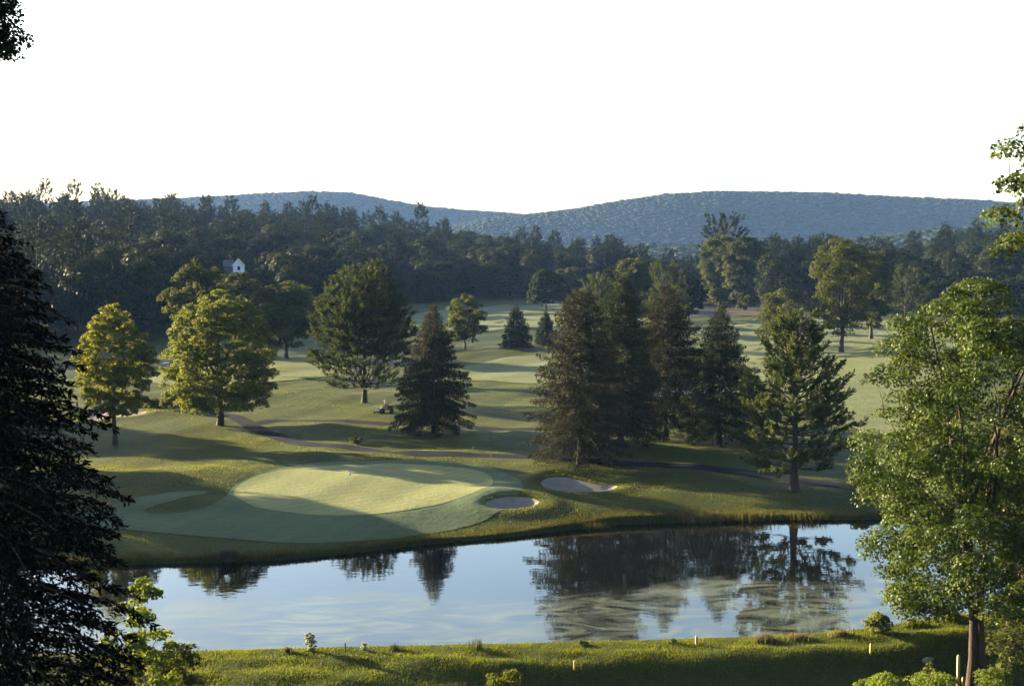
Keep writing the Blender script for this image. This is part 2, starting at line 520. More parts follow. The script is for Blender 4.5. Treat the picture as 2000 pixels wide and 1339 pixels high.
def height(x, y):
    x = np.asarray(x, float); y = np.asarray(y, float)
    # gentle course undulation
    w = (0.16 * np.sin(x * .21 + y * .05 + 1) * np.sin(y * .13 + .7) + 0.10 * np.sin(x * .37 - y * .22 + 2.1) + 0.22 * np.sin(x * .06 + 1.3) * np.sin(y * .045 + .2)
         + 0.06 * np.sin(x * .9 + y * .31) * np.sin(y * .7 - x * .2))
    amp = sstep(0, 14, y - shore_y(x))
    e0 = y - shore_y(x)
    z = 0.05 + w * amp * (1 + 1.0 * sstep(210, 330, y)) + 1.3 * sstep(2, 34, e0)
    z = z - 1.1 * (1 - sstep(-2, 11, e0))
    for bx, by, rx, ry, hh in BUMPS:
        z = z + hh * np.exp(-((x - bx) / rx) ** 2 - ((y - by) / ry) ** 2)
    # the hills behind
    u = x / np.maximum(y, 60.0)
    Db, Dc, Zc = np.interp(u, HU, HT[:, 1]), np.interp(u, HU, HT[:, 2]), np.interp(u, HU, HZ)
    s = (y - Db) / (Dc - Db)
    hz = Zc * np.clip(s, 0, 1) ** 1.15
    dec = sstep(0, 350, y - Dc)
    hz = hz * (1 - dec) - 30 * dec
    z = np.where(y > 240, np.where(s > 0, z * (1 - np.clip(s * 4, 0, 1)) + hz, z), z)
    z = np.where(y > 1000, np.maximum(hz, far_hill(x, y)), z)
    # bunkers
    for P, dep in DEP:
        c = P.mean(0); r = np.abs(P - c).max() + 6
        k = (np.abs(x - c[0]) < r) & (np.abs(y - c[1]) < r)
        if k.any():
            sd = poly_sd(x[k], y[k], P)
            zz = z[k]
            zz = zz - dep * sstep(0.5, -1.5, sd) + 0.22 * np.exp(-((sd - 1.4) / 1.1) ** 2)
            z[k] = zz
    # pond basin and bank lip
    sh = shore_y(x); cy = crest_y(x); cz = crest_z(x)
    e = sh - y
    lip = z
    z = np.where(e > -0.5, np.where(e > 0.25, ZW - 1.2, lip + (ZW - 1.2 - lip) * sstep(-0.5, 0.25, e)), z)
    # dam between pond and viewer: pond side falls, near side rolls off
    g = y - cy
    pondside = cz - 0.03 * np.maximum(g, 0) - 0.45 * np.maximum(g - 0.9, 0)
    z = np.where((e > 0.25) | (g < 3), np.where(g > 0, np.maximum(pondside, np.where(e > 0.25, ZW - 1.2, z)), z), z)
    sN = np.maximum(-g, 0)
    lum = 0.06 * np.sin(x * .5 + y * .9) * sstep(0.5, 2, sN) + 0.04 * np.sin(x * 1.1 - y * 1.7)* sstep(0.5, 2, sN)
    lum = lum + .07 * np.sin(y * 2.1 + .8 * np.sin(x * .22) + .15 * x) * sstep(0.6, 2, sN)
    left = cz - 0.075 * sN - 0.004 * sN ** 2 + lum
    right = cz - 0.07 * sN - 0.50 * np.maximum(sN - 2.2, 0) * sstep(2.2, 4.5, sN) + lum
    right = np.maximum(right, -3.0)
    mixr = sstep(-14, 6, x)
    near = left * (1 - mixr) + right * mixr
    hill = -1.6 + (84.0 - y) * 0.272
    hillr = -1.9 + (85.5 - y) * 0.265
    hill = np.where(y < 86, hill * (1 - mixr) + hillr * mixr, -50)
    near = np.where(y < 86, np.maximum(near, hill), near)
    z = np.where(g <= 0, near, z)
    return z


def h1(x, y): return float(height(np.array([x]), np.array([y]))[0])


_DS = np.concatenate([np.arange(62, 260, 0.5), np.geomspace(260, 4200, 900)])


def at(px, py):
    d = ray(px, py)
    X, Y, Z = d[0] / d[1] * _DS, _DS, CAMZ + d[2] / d[1] * _DS
    hh = height(X, Y)
    k = np.nonzero(Z < hh)[0]
    if not len(k): return np.array([X[-1], Y[-1], hh[-1]])
    k = max(k[0], 1)
    a, b = _DS[k - 1], _DS[k]
    for _ in range(25):
        m = .5 * (a + b)
        if CAMZ + d[2] / d[1] * m < h1(d[0] / d[1] * m, m): b = m
        else: a = m
    return np.array([d[0] / d[1] * b, b, h1(d[0] / d[1] * b, b)])


def smooth_poly(P, n=8):
    P = np.asarray(P, float); m = len(P); out = []
    for i in range(m):
        p0, p1, p2, p3 = P[i - 1], P[i], P[(i + 1) % m], P[(i + 2) % m]
        for t in np.arange(n) / n:
            out.append(.5 * ((2 * p1) + (-p0 + p2) * t + (2 * p0 - 5 * p1 + 4 * p2 - p3) * t * t + (-p0 + 3 * p1 - 3 * p2 + p3) * t ** 3))
    return np.array(out)


def smooth_line(P, n=8):
    P = np.asarray(P, float)
    P = np.vstack([2 * P[0] - P[1], P, 2 * P[-1] - P[-2]]); out = []
    for i in range(1, len(P) - 2):
        p0, p1, p2, p3 = P[i - 1], P[i], P[i + 1], P[i + 2]
        for t in np.arange(n) / n:
            out.append(.5 * ((2 * p1) + (-p0 + p2) * t + (2 * p0 - 5 * p1 + 4 * p2 - p3) * t * t + (-p0 + 3 * p1 - 3 * p2 + p3) * t ** 3))
    out.append(P[-2])
    return np.array(out)


def pxpoly(pts, z=0.0):
    return np.array([at(x, y)[:2] for x, y in pts])


# bumps of the course (mounds beside green, bank behind the path)
for px, py, rx, ry, hh in [(360, 985, 5, 3.0, .55), (700, 893, 16, 2.6, .5), (1000, 905, 8, 3, .35), (1080, 1000, 9, 4, .35), (620, 775, 12, 8, .6), (1150, 925, 9, 2.2, .55), (970, 962, 4.5, 2.0, .4),
                           (1250, 985, 10, 5, .4), (900, 800, 14, 5, .5), (300, 930, 12, 5, .5), (1000, 860, 14, 5, .45)]:
    p = at(px, py); BUMPS.append((p[0], p[1], rx, ry, hh))

_sA = smooth_poly(pxpoly([(1057, 941), (1072, 933), (1105, 932), (1140, 940), (1170, 946), (1206, 948), (1190, 957), (1140, 961), (1090, 958), (1063, 951)]), 6)
_sB = smooth_poly(pxpoly([(947, 984), (965, 974), (1000, 970), (1035, 972), (1053, 980), (1037, 988), (992, 993), (960, 991)]), 6)
_sC = smooth_poly(pxpoly([(150, 812), (190, 803), (240, 806), (288, 804), (255, 813), (215, 816), (175, 822)]), 6)
sandA, sandB, sandC = _sA, _sB, _sC
pond2 = smooth_poly(pxpoly([(1195, 757), (1230, 745), (1300, 736), (1390, 730), (1450, 740), (1440, 762), (1370, 776), (1280, 778), (1215, 770)], 0), 6)
apron_px = [(150, 1006), (220, 986), (300, 966), (370, 959), (405, 962), (350, 974), (296, 990), (280, 999), (312, 1004), (380, 997), (428, 978), (452, 954), (492, 931), (560, 912), (640, 902), (760, 898),
            (880, 902), (960, 914), (1008, 934), (1022, 955), (1000, 985), (950, 1015), (880, 1035), (780, 1050), (680, 1058), (560, 1060), (430, 1050), (330, 1042), (230, 1032), (160, 1024)]
green_px = [(457, 967), (470, 946), (505, 929), (565, 916), (650, 909), (745, 906), (830, 908), (900, 914), (945, 924), (963, 938), (950, 952), (905, 970), (840, 989), (765, 1001), (680, 1007), (600, 1005), (535, 997), (485, 984)]
POLY = {}
POLY['apron'] = smooth_poly(pxpoly(apron_px), 5)
POLY['green'] = smooth_poly(pxpoly(green_px), 6)
POLY['fm'] = smooth_poly(pxpoly([(790, 745), (930, 712), (1060, 694), (1240, 698), (1250, 728), (1180, 745), (1060, 748), (930, 743)]), 5)
POLY['ff'] = smooth_poly(pxpoly([(780, 618), (900, 604), (1040, 597), (1250, 600), (1255, 632), (1050, 640), (900, 650), (800, 650)]), 5)
POLY['fr'] = smooth_poly(pxpoly([(1345, 650), (1450, 628), (1600, 622), (1750, 628), (1880, 660), (1900, 760), (1760, 850), (1640, 820), (1520, 760), (1390, 700)]), 5)
POLY['fl'] = smooth_poly(pxpoly([(280, 745), (420, 712), (560, 700), (660, 705), (690, 728), (600, 740), (420, 752)]), 5)
path1 = smooth_line(pxpoly([(330, 790), (400, 800), (440, 809), (480, 824), (530, 848), (600, 866), (700, 876), (800, 882), (900, 887), (1000, 891), (1100, 897), (1200, 903), (1300, 909), (1400, 917), (1500, 930), (1600, 943), (1700, 957), (1850, 975)]), 10)
path2 = smooth_line(pxpoly([(488, 829), (540, 821), (620, 822), (750, 827), (900, 832), (1050, 838), (1200, 845), (1300, 850)]), 10)
DEP += [(sandA, .75), (sandB, .75), (sandC, .5), (pond2, .9)]

# ground sheet
xs = np.concatenate([-np.geomspace(80, 2600, 60)[::-1], np.arange(-79.4, 79.5, .58), np.geomspace(80, 2600, 60)])
ys = np.concatenate([np.arange(-120, 60, 4.0), np.arange(60, 84, 1.0), np.arange(84, 180, .45), np.arange(180, 236, 1.0), np.geomspace(236, 1000, 130)[0:], np.geomspace(1010, 4500, 100)])
GX, GY = np.meshgrid(xs, ys, indexing='xy')
GZ = height(GX.ravel(), GY.ravel())
GV = np.stack([GX.ravel(), GY.ravel(), GZ], 1)
nx, ny = len(xs), len(ys)
i, j = np.meshgrid(np.arange(ny - 1), np.arange(nx - 1), indexing='ij'); i, j = i.ravel(), j.ravel()
GF = np.stack([i * nx + j, i * nx + j + 1, (i + 1) * nx + j + 1, (i + 1) * nx + j], 1)
gu = GV[:, 0] / np.maximum(GV[:, 1], 60)
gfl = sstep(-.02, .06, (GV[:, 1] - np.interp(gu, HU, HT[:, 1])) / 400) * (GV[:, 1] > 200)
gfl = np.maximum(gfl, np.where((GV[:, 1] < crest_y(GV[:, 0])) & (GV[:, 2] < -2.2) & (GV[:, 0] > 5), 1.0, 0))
tag(obj("ground", mesh_np("ground", GV, GF, M['rough'], gfl, True)), kind="structure")


def drape(name, P, mat, off=.03, step=1.0, kind="structure"):
    P = np.asarray(P); lo, hi = P.min(0), P.max(0)
    gx, gy = np.meshgrid(np.arange(lo[0], hi[0], step), np.arange(lo[1], hi[1], step))
    gx, gy = gx.ravel(), gy.ravel()
    k = poly_sd(gx, gy, P) < -.3 * step
    pts = [Vector(p) for p in P] + [Vector((a, b)) for a, b in zip(gx[k], gy[k])]
    n = len(P)
    v, e, f, *_ = delaunay_2d_cdt(pts, [], [list(range(n))], 1, 1e-5)
    v = np.array([(a.x, a.y) for a in v])
    z = height(v[:, 0], v[:, 1]) + off
    me = bpy.data.meshes.new(name)
    me.from_pydata([tuple(q) for q in np.column_stack([v, z])], [], [tuple(q) for q in f])
    me.polygons.foreach_set("use_smooth", np.ones(len(me.polygons), bool))
    me.materials.append(mat); me.update()
    return tag(obj(name, me), kind=kind)


drape("apron", POLY['apron'], M['apron'], .04, .8)
drape("putting_green", POLY['green'], M['green'], .065, .8)
drape("sand_near_green", sandA, M['sand'], .09, .35)
drape("sand_below_green", sandB, M['sand'], .09, .35)
drape("sand_far_left", sandC, M['sand'], .10, .5)
drape("fairway_middle", POLY['fm'], M['fairway'], .08, 2)
drape("fairway_far", POLY['ff'], M['fairway'], .14, 5)
drape("fairway_right", POLY['fr'], M['fairway'], .12, 4)
drape("fairway_left", POLY['fl'], M['fairway'], .09, 2)
fld = np.array([(p[0], p[1]) for p in (at(1300, 612), at(1345, 588), at(1400, 582), at(1480, 584), at(1560, 596), at(1540, 612), at(1420, 616))])
drape("dry_field", smooth_poly(fld, 5), M['field'], .15, 4)


def ribbon(name, pts, width, mat, off=.05):
    L = pts
    # resample
    d = np.concatenate([[0], np.cumsum(np.linalg.norm(np.diff(L, axis=0), axis=1))])
    s = np.arange(0, d[-1], .7)
    L = np.stack([np.interp(s, d, L[:, 0]), np.interp(s, d, L[:, 1])], 1)
    t = unit(np.gradient(L, axis=0)); nrm = np.stack([-t[:, 1], t[:, 0]], 1)
    rng = np.random.default_rng(len(L))
    wob = np.convolve(rng.normal(0, 1, len(L) + 8), np.ones(9) / 9, 'valid')[:len(L)]
    V = []
    for q in (-1, -.5, 0, .5, 1):
        xy = L + nrm * (q * width / 2 * (1 + .12 * wob))[:, None]
        V.append(np.column_stack([xy, height(xy[:, 0], xy[:, 1]) + off - .02 * abs(q)]))
    V = np.stack(V, 1).reshape(-1, 3)
    n = len(L); i, j = np.meshgrid(np.arange(n - 1), np.arange(4), indexing='ij'); i, j = i.ravel(), j.ravel()
    F = np.stack([i * 5 + j, i * 5 + j + 1, (i + 1) * 5 + j + 1, (i + 1) * 5 + j], 1)
    return tag(obj(name, mesh_np(name, V, F, mat, None, True)), kind="structure")


ribbon("cart_path", path1, 2.5, M['asphalt'])
ribbon("side_path", path2, 2.2, M['asphalt'])

# water
P = [(x, shore_y(x) + .6) for x in np.linspace(-110, 110, 120)] + [(x, crest_y(x) + .8) for x in np.linspace(110, -110, 80)]
v = np.array(P); n1 = 120
me = bpy.data.meshes.new("pond_water")
me.from_pydata([(a, b, ZW) for a, b in v], [], [tuple(range(len(v)))[::-1]])
me.materials.append(water_mat('pond_water', True)); me.update()
tag(obj("pond_water", me), kind="structure")
zp2 = h1(*pond2.mean(0)) + .45
me = bpy.data.meshes.new("small_pond_water")
c2 = pond2.mean(0)
me.from_pydata([(c2[0] + (a - c2[0]) * 1.02, c2[1] + (b - c2[1]) * 1.02, zp2) for a, b in pond2], [], [tuple(range(len(pond2)))])
me.materials.append(water_mat('small_pond_water', False)); me.update()
tag(obj("small_pond_water", me), kind="structure")
me = bpy.data.meshes.new("stream_water")
sp = [(12, 86.2), (18, 86.6), (24, 87.2), (30, 88.2), (30, 90.8), (24, 90.2), (18, 89.6), (12, 89.0)]
me.from_pydata([(a, b, -2.72) for a, b in sp], [], [tuple(range(8))])
me.materials.append(water_mat('stream_water', False)); me.update()
tag(obj("stream_water", me), kind="structure")

# ------------------------------------------------------------------ foliage generators
def kites(c, a, b, L, W):
    """c centre, a long axis, b short axis -> quads"""
    n = len(c)
    L = np.broadcast_to(L, (n,))[:, None]; W = np.broadcast_to(W, (n,))[:, None]
    V = np.stack([c - a * L * .5, c + b * W * .5 + a * L * .06, c + a * L * .5, c - b * W * .5 + a * L * .06], 1).reshape(-1, 3)
    F = np.arange(n * 4).reshape(n, 4)
    return V, F


def rand_frame(nrm, rng):
    r = rng.normal(size=nrm.shape)
    a = unit(np.cross(nrm, r)); b = np.cross(nrm, a)
    return a, b


def sph(n, rng): return unit(rng.normal(size=(n, 3)))


def curve(p0, p1, rng, bend=.12, up=.1, n=5):
    t = np.linspace(0, 1, n)[:, None]
    d = np.linalg.norm(p1 - p0)
    mid = rng.normal(0, bend * d, 3); mid[2] = abs(mid[2]) * .5 + up * d
    return p0 + (p1 - p0) * t + mid * (4 * t * (1 - t)) * .5


PROF_ROUND = [(0, .45), (.12, .78), (.3, .97), (.5, 1.0), (.7, .88), (.85, .66), (.95, .4), (1, .12)]
PROF_OVAL = [(0, .35), (.15, .7), (.35, .98), (.55, 1.0), (.75, .8), (.9, .5), (1, .1)]
PROF_TALL = [(0, .5), (.15, .75), (.35, .9), (.55, 1.0), (.75, .95), (.9, .7), (1, .25)]


def broadleaf(H, Rc, bottom, seed, leaf=.3, nleaf=14000, npuff=110, prof=PROF_ROUND, trunk_r=None, puff=.2, stems=1, fork=.18, lobes=.22, cx=0.0, cy=0.0, sides=6, wood=True, inner=.35, droop=0.0, coh=.5):
    """returns (woodV, woodF), (leafV, leafF, attr)"""
    rng = np.random.default_rng(seed)
    tr = trunk_r or H * .018
    pz, pr = np.array([p[0] for p in prof]), np.array([p[1] for p in prof])
    ph = rng.uniform(0, 6.28, 6)
    def lob(th, t): return 1 + lobes * (.5 * np.sin(2 * th + ph[0] + 3 * t) + .4 * np.sin(3 * th + ph[1] - 5 * t) + .4 * np.sin(5 * th + ph[2] + 9 * t))
    # puffs
    m = npuff * 4
    t = rng.uniform(0, 1, m); k = rng.uniform(0, 1, m) < np.interp(t, pz, pr) ** 1.3 + .1
    t = t[k][:npuff]; m = len(t)
    th = rng.uniform(0, 6.283, m)
    rho = rng.uniform(0, 1, m) ** inner
    rr = np.interp(t, pz, pr) * Rc * lob(th, t)
    pru = puff * Rc * rng.uniform(.65, 1.35, m) * (.65 + .35 * np.interp(t, pz, pr))
    rad = np.maximum(rr - pru * .6, .05) * rho
    zz = bottom + t * (H - bottom) - pru * .5 * (t > .85)
    zz = zz - droop * (rad / Rc) ** 2 * (1 - t) * Rc
    pc = np.stack([cx * t * Rc + rad * np.cos(th), cy * t * Rc + rad * np.sin(th), zz], 1)
    # leaves
    q = rng.choice(m, nleaf, p=pru ** 2 / (pru ** 2).sum())
    d = sph(nleaf, rng); d[:, 2] = np.where(d[:, 2] < -.35, -d[:, 2], d[:, 2]); d = unit(d)
    rd = pru[q] * (.5 + .55 * rng.uniform(0, 1, nleaf) ** .6)
    c = pc[q] + d * rd[:, None] * np.array([1, 1, .72])
    nrm = unit(.75 * d + np.array([0, 0, .40]) + coh * rng.normal(size=(nleaf, 3)))
    a, b = rand_frame(nrm, rng)
    L = leaf * rng.uniform(.7, 1.35, nleaf)
    V, F = kites(c, a, b, L, L * .75)
    pv = rng.uniform(0, 1, m)
    at_ = np.clip(.55 * pv[q] + .45 * rng.uniform(0, 1, nleaf), 0, 1)
    at_ = np.repeat(at_, 4)
    parts = []
    if wood:
        bases = []
        stemtops = []
        for s in range(stems):
            off = np.array([0, 0, 0.0]) if stems == 1 else np.array([(s - (stems - 1) / 2) * tr * 1.1, rng.normal(0, tr * .3), 0])
            lean = np.array([cx * Rc * .5, cy * Rc * .5, 0]) + (0 if stems == 1 else np.array([(s - (stems - 1) / 2) * Rc * .28, rng.normal(0, .06 * Rc), 0]))
            top = np.array([0, 0, bottom + .62 * (H - bottom)]) + lean
            tt = np.linspace(0, 1, 9)[:, None]
            pts = off * (1 - tt) + top * tt + np.array([1, 1, 0]) * rng.normal(0, tr * .35, (9, 3)) * (tt > 0.05)
            pts[:, :2] = off[:2] * (1 - tt) + lean[:2] * tt ** 1.6 + rng.normal(0, tr * .25, (9, 2)) * (tt > .05)
            r = tr * (1 - .8 * tt[:, 0]) * (1 if stems == 1 else .75)
            r[0] *= 1.5; pts0 = pts.copy(); pts0[0, 2] -= .35
            parts.append(tube(pts0, r, sides + 2))
            bases.append(pts)
        nl = 7
        limbs = [b for b in bases]
        for l in range(nl):
            b = bases[l % stems]
            k0 = rng.integers(2, 6); p0 = b[k0]
            th0 = l * 6.283 / nl + rng.normal(0, .3); tt0 = rng.uniform(.35, .85)
            rr0 = np.interp(tt0, pz, pr) * Rc * .62
            p1 = np.array([math.cos(th0) * rr0 + cx * tt0 * Rc, math.sin(th0) * rr0 + cy * tt0 * Rc, bottom + tt0 * (H - bottom)])
            p1[2] = max(p1[2], p0[2] + .25 * rr0)
            pts = curve(p0, p1, rng, .08, .10, 7)
            parts.append(tube(pts, np.linspace(tr * .42, tr * .12, 7), sides))
            limbs.append(pts)
        LP = np.concatenate(limbs)
        for k in np.argsort(np.hypot(pc[:, 0], pc[:, 1]) + .3 * np.abs(pc[:, 2] - .5 * (bottom + H))):
            dd = np.linalg.norm(LP - pc[k], axis=1) + np.maximum(LP[:, 2] - pc[k][2] + .3, 0) * 2
            p0 = LP[dd.argmin()]
            cv = curve(p0, pc[k], rng, .1, .06, 4)
            parts.append(tube(cv, np.linspace(tr * .09, tr * .02, 4), 4))
            LP = np.concatenate([LP, cv[1:]])
        wd = join(parts)
    else:
        tt = np.linspace(0, 1, 4)[:, None]
        wd = tube(np.array([0, 0, -.5]) * (1 - tt) + np.array([cx * Rc * .3, cy * Rc * .3, bottom + .5 * (H - bottom)]) * tt, tr * (1 - .6 * tt[:, 0]), 6)
    return wd, (V, F, at_)


def conifer(H, Rc, bottom, seed, kind='spruce', card=.5, ncard=12000, prof=None, whorl=.42, per=6, trunk_r=None, lean=0.0, wood=True, gap=0.0, pg=34, pls=1.0):
    rng = np.random.default_rng(seed)
    tr = trunk_r or H * .014
    if prof is None:
        prof = [(0, .82), (.06, 1.0), (.25, .92), (.5, .66), (.75, .36), (.92, .12), (1, .02)]
    pz, pr = np.array([p[0] for p in prof]), np.array([p[1] for p in prof])
    zs, az, Ls = [], [], []
    z = bottom; ph = 0
    while z < H - .25:
        t = (z - bottom) / (H - bottom)
        for k in range(per):
            if rng.uniform() < gap: continue
            zs.append(z + rng.normal(0, whorl * .25)); az.append(ph + k * 6.283 / per + rng.normal(0, .22))
            Ls.append(np.interp(t, pz, pr) * Rc * rng.uniform(.72, 1.12) + .12)
        ph += 2.4; z += whorl * (1 - .45 * t) * rng.uniform(.8, 1.2)
    zs, az, Ls = map(np.array, (zs, az, Ls)); nb = len(zs)
    tb = np.clip((zs - bottom) / (H - bottom), 0, 1)
    od = np.stack([np.cos(az), np.sin(az), np.zeros(nb)], 1); pd = np.stack([-np.sin(az), np.cos(az), np.zeros(nb)], 1)
    if kind == 'pine':
        a1 = -.12 + .75 * tb + rng.normal(0, .06, nb); a2 = .22 + .1 * tb; a3 = 0 * tb
    elif kind == 'hemlock':
        a1 = .12 + .35 * tb; a2 = -.42 + 0 * tb; a3 = .0 * tb
    else:
        a1 = .10 + .45 * tb + rng.normal(0, .05, nb); a2 = -.85 + .35 * tb; a3 = .42 + 0 * tb
    def path(i, s): return (zs[i] + Ls[i] * (a1[i] * s + a2[i] * s ** 2 + a3[i] * s ** 3))
    xoff = lambda zz: lean * (zz / H) ** 2 * H
    w = Ls ** 1.5 + .25
    q = rng.choice(nb, ncard, p=w / w.sum())
    L = Ls[q]
    if kind == 'pine':
        # plumes: groups of cards share one upswept shoot
        ng = max(ncard // pg, 1)
        qb = rng.choice(nb, ng, p=w / w.sum()); Lb = Ls[qb]
        s = .22 + .78 * rng.uniform(0, 1, ng) ** .7
        lat = rng.uniform(-1, 1, ng) * Lb * (.08 + .34 * (1.05 - s))
        ct = od[qb] * (Lb * s)[:, None] + pd[qb] * lat[:, None]
        ct[:, 2] = path(qb, s) + np.abs(lat) * .12 + rng.normal(0, .06, ng)
        g = rng.integers(0, ng, ncard)
        up = np.array([0, 0, 1.0])
        ax = unit(.7 * od[qb] + (.40 + .75 * tb[qb])[:, None] * up + .45 * (lat / (Lb * .3 + .1))[:, None] * pd[qb] + .22 * rng.normal(size=(ng, 3)))
        pl = card * pls * rng.uniform(1.8, 3.4, ng)
        dirn = unit(1.0 * ax[g] + .55 * rng.normal(size=(ncard, 3)))
        L_ = card * rng.uniform(.7, 1.25, ncard)
        c = ct[g] + ax[g] * (pl[g] * rng.uniform(0, 1, ncard))[:, None] + dirn * (L_ * .4)[:, None] + rng.normal(0, card * .14, (ncard, 3))
        av = np.clip(.5 * rng.uniform(0, 1, ng)[g] + .25 * s[g] + .25 * rng.uniform(0, 1, ncard), 0, 1)
        W_ = L_ * .30
    else:
        s = .08 + .92 * rng.uniform(0, 1, ncard) ** .72
        hw = L * (.30 * (1.05 - s)) + .10
        lat = rng.uniform(-1, 1, ncard) * hw
        c = od[q] * (L * s)[:, None] + pd[q] * lat[:, None]
        dr = .55 if kind == 'spruce' else .35
        c[:, 2] = path(q, s) - np.abs(lat) * .35 + rng.normal(0, .05, ncard) - (rng.uniform(0, .9, ncard) ** 2 * card * 1.4 if kind == 'spruce' else 0)
        dirn = unit(.55 * od[q] + .5 * np.sign(lat)[:, None] * pd[q] * (np.abs(lat) / hw)[:, None] + np.array([0, 0, -1.0]) * (dr * rng.uniform(.2, 1.8, ncard))[:, None] + .35 * rng.normal(size=(ncard, 3)))
        L_ = card * rng.uniform(.6, 1.3, ncard) * (.6 + .4 * np.minimum(L / (Rc * .5), 1))
        c = c + dirn * (L_ * .35)[:, None]
        av = np.clip(.4 * rng.uniform(0, 1, nb)[q] + .2 * s + .4 * rng.uniform(0, 1, ncard), 0, 1)
        W_ = L_ * .30
    c[:, 0] += xoff(c[:, 2])
    b = unit(np.cross(dirn, rng.normal(size=(ncard, 3))))
    V, F = kites(c, dirn, b, L_, W_)
    at_ = np.repeat(av, 4)
    tt = np.linspace(0, 1, 10)
    pts = np.stack([xoff(tt * H) + rng.normal(0, tr * .12, 10), rng.normal(0, tr * .12, 10), tt * H * .985], 1); pts[0, 2] = -.35
    r = tr * (1 - .93 * tt); r[0] *= 1.5
    parts = [tube(pts, r, 8)]
    if wood:
        for i in range(nb):
            if Ls[i] < .5 or (nb > 400 and i % 3): continue
            ss = np.linspace(0, .95, 5)
            p = od[i] * (Ls[i] * ss)[:, None]; p[:, 2] = zs[i] + Ls[i] * (a1[i] * ss + a2[i] * ss ** 2 + a3[i] * ss ** 3)
            p[:, 0] += xoff(p[:, 2])
            parts.append(tube(p, np.linspace(tr * .24, tr * .04, 5) * min(1, Ls[i] / (Rc * .6) + .2), 4))
    return join(parts), (V, F, at_)


def plant_tree(name, label, cat, gen, loc, leafm, barkm, rz=0.0, group=None, crown='crown'):
    wd, (V, F, a) = gen
    root = empty(name, tuple(loc), rz)
    tag(root, label, cat, group)
    obj("trunk", mesh_np(name + "_trunk", wd[0], wd[1], barkm, None, True), root)
    obj(crown, mesh_np(name + "_" + crown, V, F, leafm, a), root)
    return root


def spot(px, pyb, pyt, D=None):
    b = at(px, pyb) if D is None else None
    if D is not None:
        d = ray(px, 600); x = d[0] / d[1] * D
        b = np.array([x, D, h1(x, D)])
    H = at_d(px, pyt, b[1])[2] - b[2]
    return b, H


def leafsz(D, k=2.0): return max(.13, k * D / 1406)


# ------------------------------------------------------------------ trees of the course
# yellowing maple on the left
b, H = spot(225, 866, 590)
plant_tree("maple_tree", "yellow-green upright tree on the left lawn beside the dark conifer", "tree",
           broadleaf(H, 80 / FPX * b[1], H * .20, 11, .27, 38000, 380, [(0, .5), (.12, .78), (.3, .97), (.5, 1.0), (.7, .86), (.85, .62), (.95, .36), (1, .1)], .30, .13, lobes=.09, coh=.6), b, M['yellow'], M['bark'])
b, H = spot(430, 830, 566)
plant_tree("maple_tree", "broad round sunlit maple beside the bend of the cart path", "tree",
           broadleaf(H, 118 / FPX * b[1], H * .11, 12, .29, 64000, 560, [(0, .62), (.1, .9), (.3, 1.0), (.5, 1.0), (.7, .88), (.85, .66), (.95, .4), (1, .12)], .42, .115, lobes=.08, droop=.05, coh=.6), b, M['maple'], M['bark'])
b, H = spot(385, 0, 503, D=262)
plant_tree("oak_tree", "tall loose tree rising behind the round sunlit maple", "tree",
           broadleaf(H, 5.6, H * .3, 13, .42, 16000, 110, PROF_OVAL, .35, .22, lobes=.3), b, M['oak'], M['bark'])
b, H = spot(470, 0, 530, D=300)
plant_tree("oak_tree", "dull green tree top between the sunlit maple and white gable", "tree",
           broadleaf(H, 7.2, H * .25, 14, .46, 18000, 110, PROF_ROUND, .35, .24), b, M['greyleaf'], M['bark'])
b, H = spot(560, 700, 548)
plant_tree("oak_tree", "dark dome-shaped tree on the lawn right of the sunlit maple", "tree",
           broadleaf(H, 76 / FPX * b[1], H * .14, 15, .46, 24000, 150, PROF_ROUND, .4, .22, lobes=.08), b, M['oak'], M['bark'])
# big white pine, several leaders
b, H = spot(712, 786, 518)
gens = []
wds, Vs, Fs, As = [], [], [], []
rng0 = np.random.default_rng(5)
nV = nW = 0
for k, (ox, oy, hh, rr, sd) in enumerate([(0, 0, .97, 7.6, 1), (-3.1, .5, .92, 3.0, 2), (3.0, -.4, .95, 2.9, 3), (-1.3, -2.2, .95, 3.0, 4), (1.4, 2.0, 1.0, 2.8, 5), (5.0, .6, .80, 2.8, 6), (-5.0, -.4, .80, 2.8, 7)]):
    if k == 0:
        wd, (V, F, a) = conifer(H * hh, rr, H * .12, 41, 'pine', .46, 26000, [(0, .85), (.08, 1.0), (.3, .95), (.5, .72), (.65, .42), (.8, .3), (.95, .12), (1, .05)], .95, 5, .36, gap=.1)
    else:
        wd, (V, F, a) = conifer(H * hh, rr, H * .36, 40 + sd, 'pine', .44, 6500, [(0, .8), (.2, 1.0), (.5, .8), (.8, .45), (.95, .2), (1, .06)], .8, 5, .15)
    def sh(Q):
        t = np.clip((Q[:, 2] - H * .10) / (H * .40), 0, 1)[:, None]
        return Q + np.array([ox, oy, 0]) * t ** .8
    wds.append((sh(wd[0]), wd[1])); Vs.append(sh(V)); Fs.append(F + nV); As.append(a); nV += len(V)
plant_tree("white_pine_tree", "big broad white pine with forked trunk on the lawn behind the mower", "tree",
           (join(wds), (np.concatenate(Vs), np.concatenate(Fs), np.concatenate(As))), b, M['pine'], M['bark'])

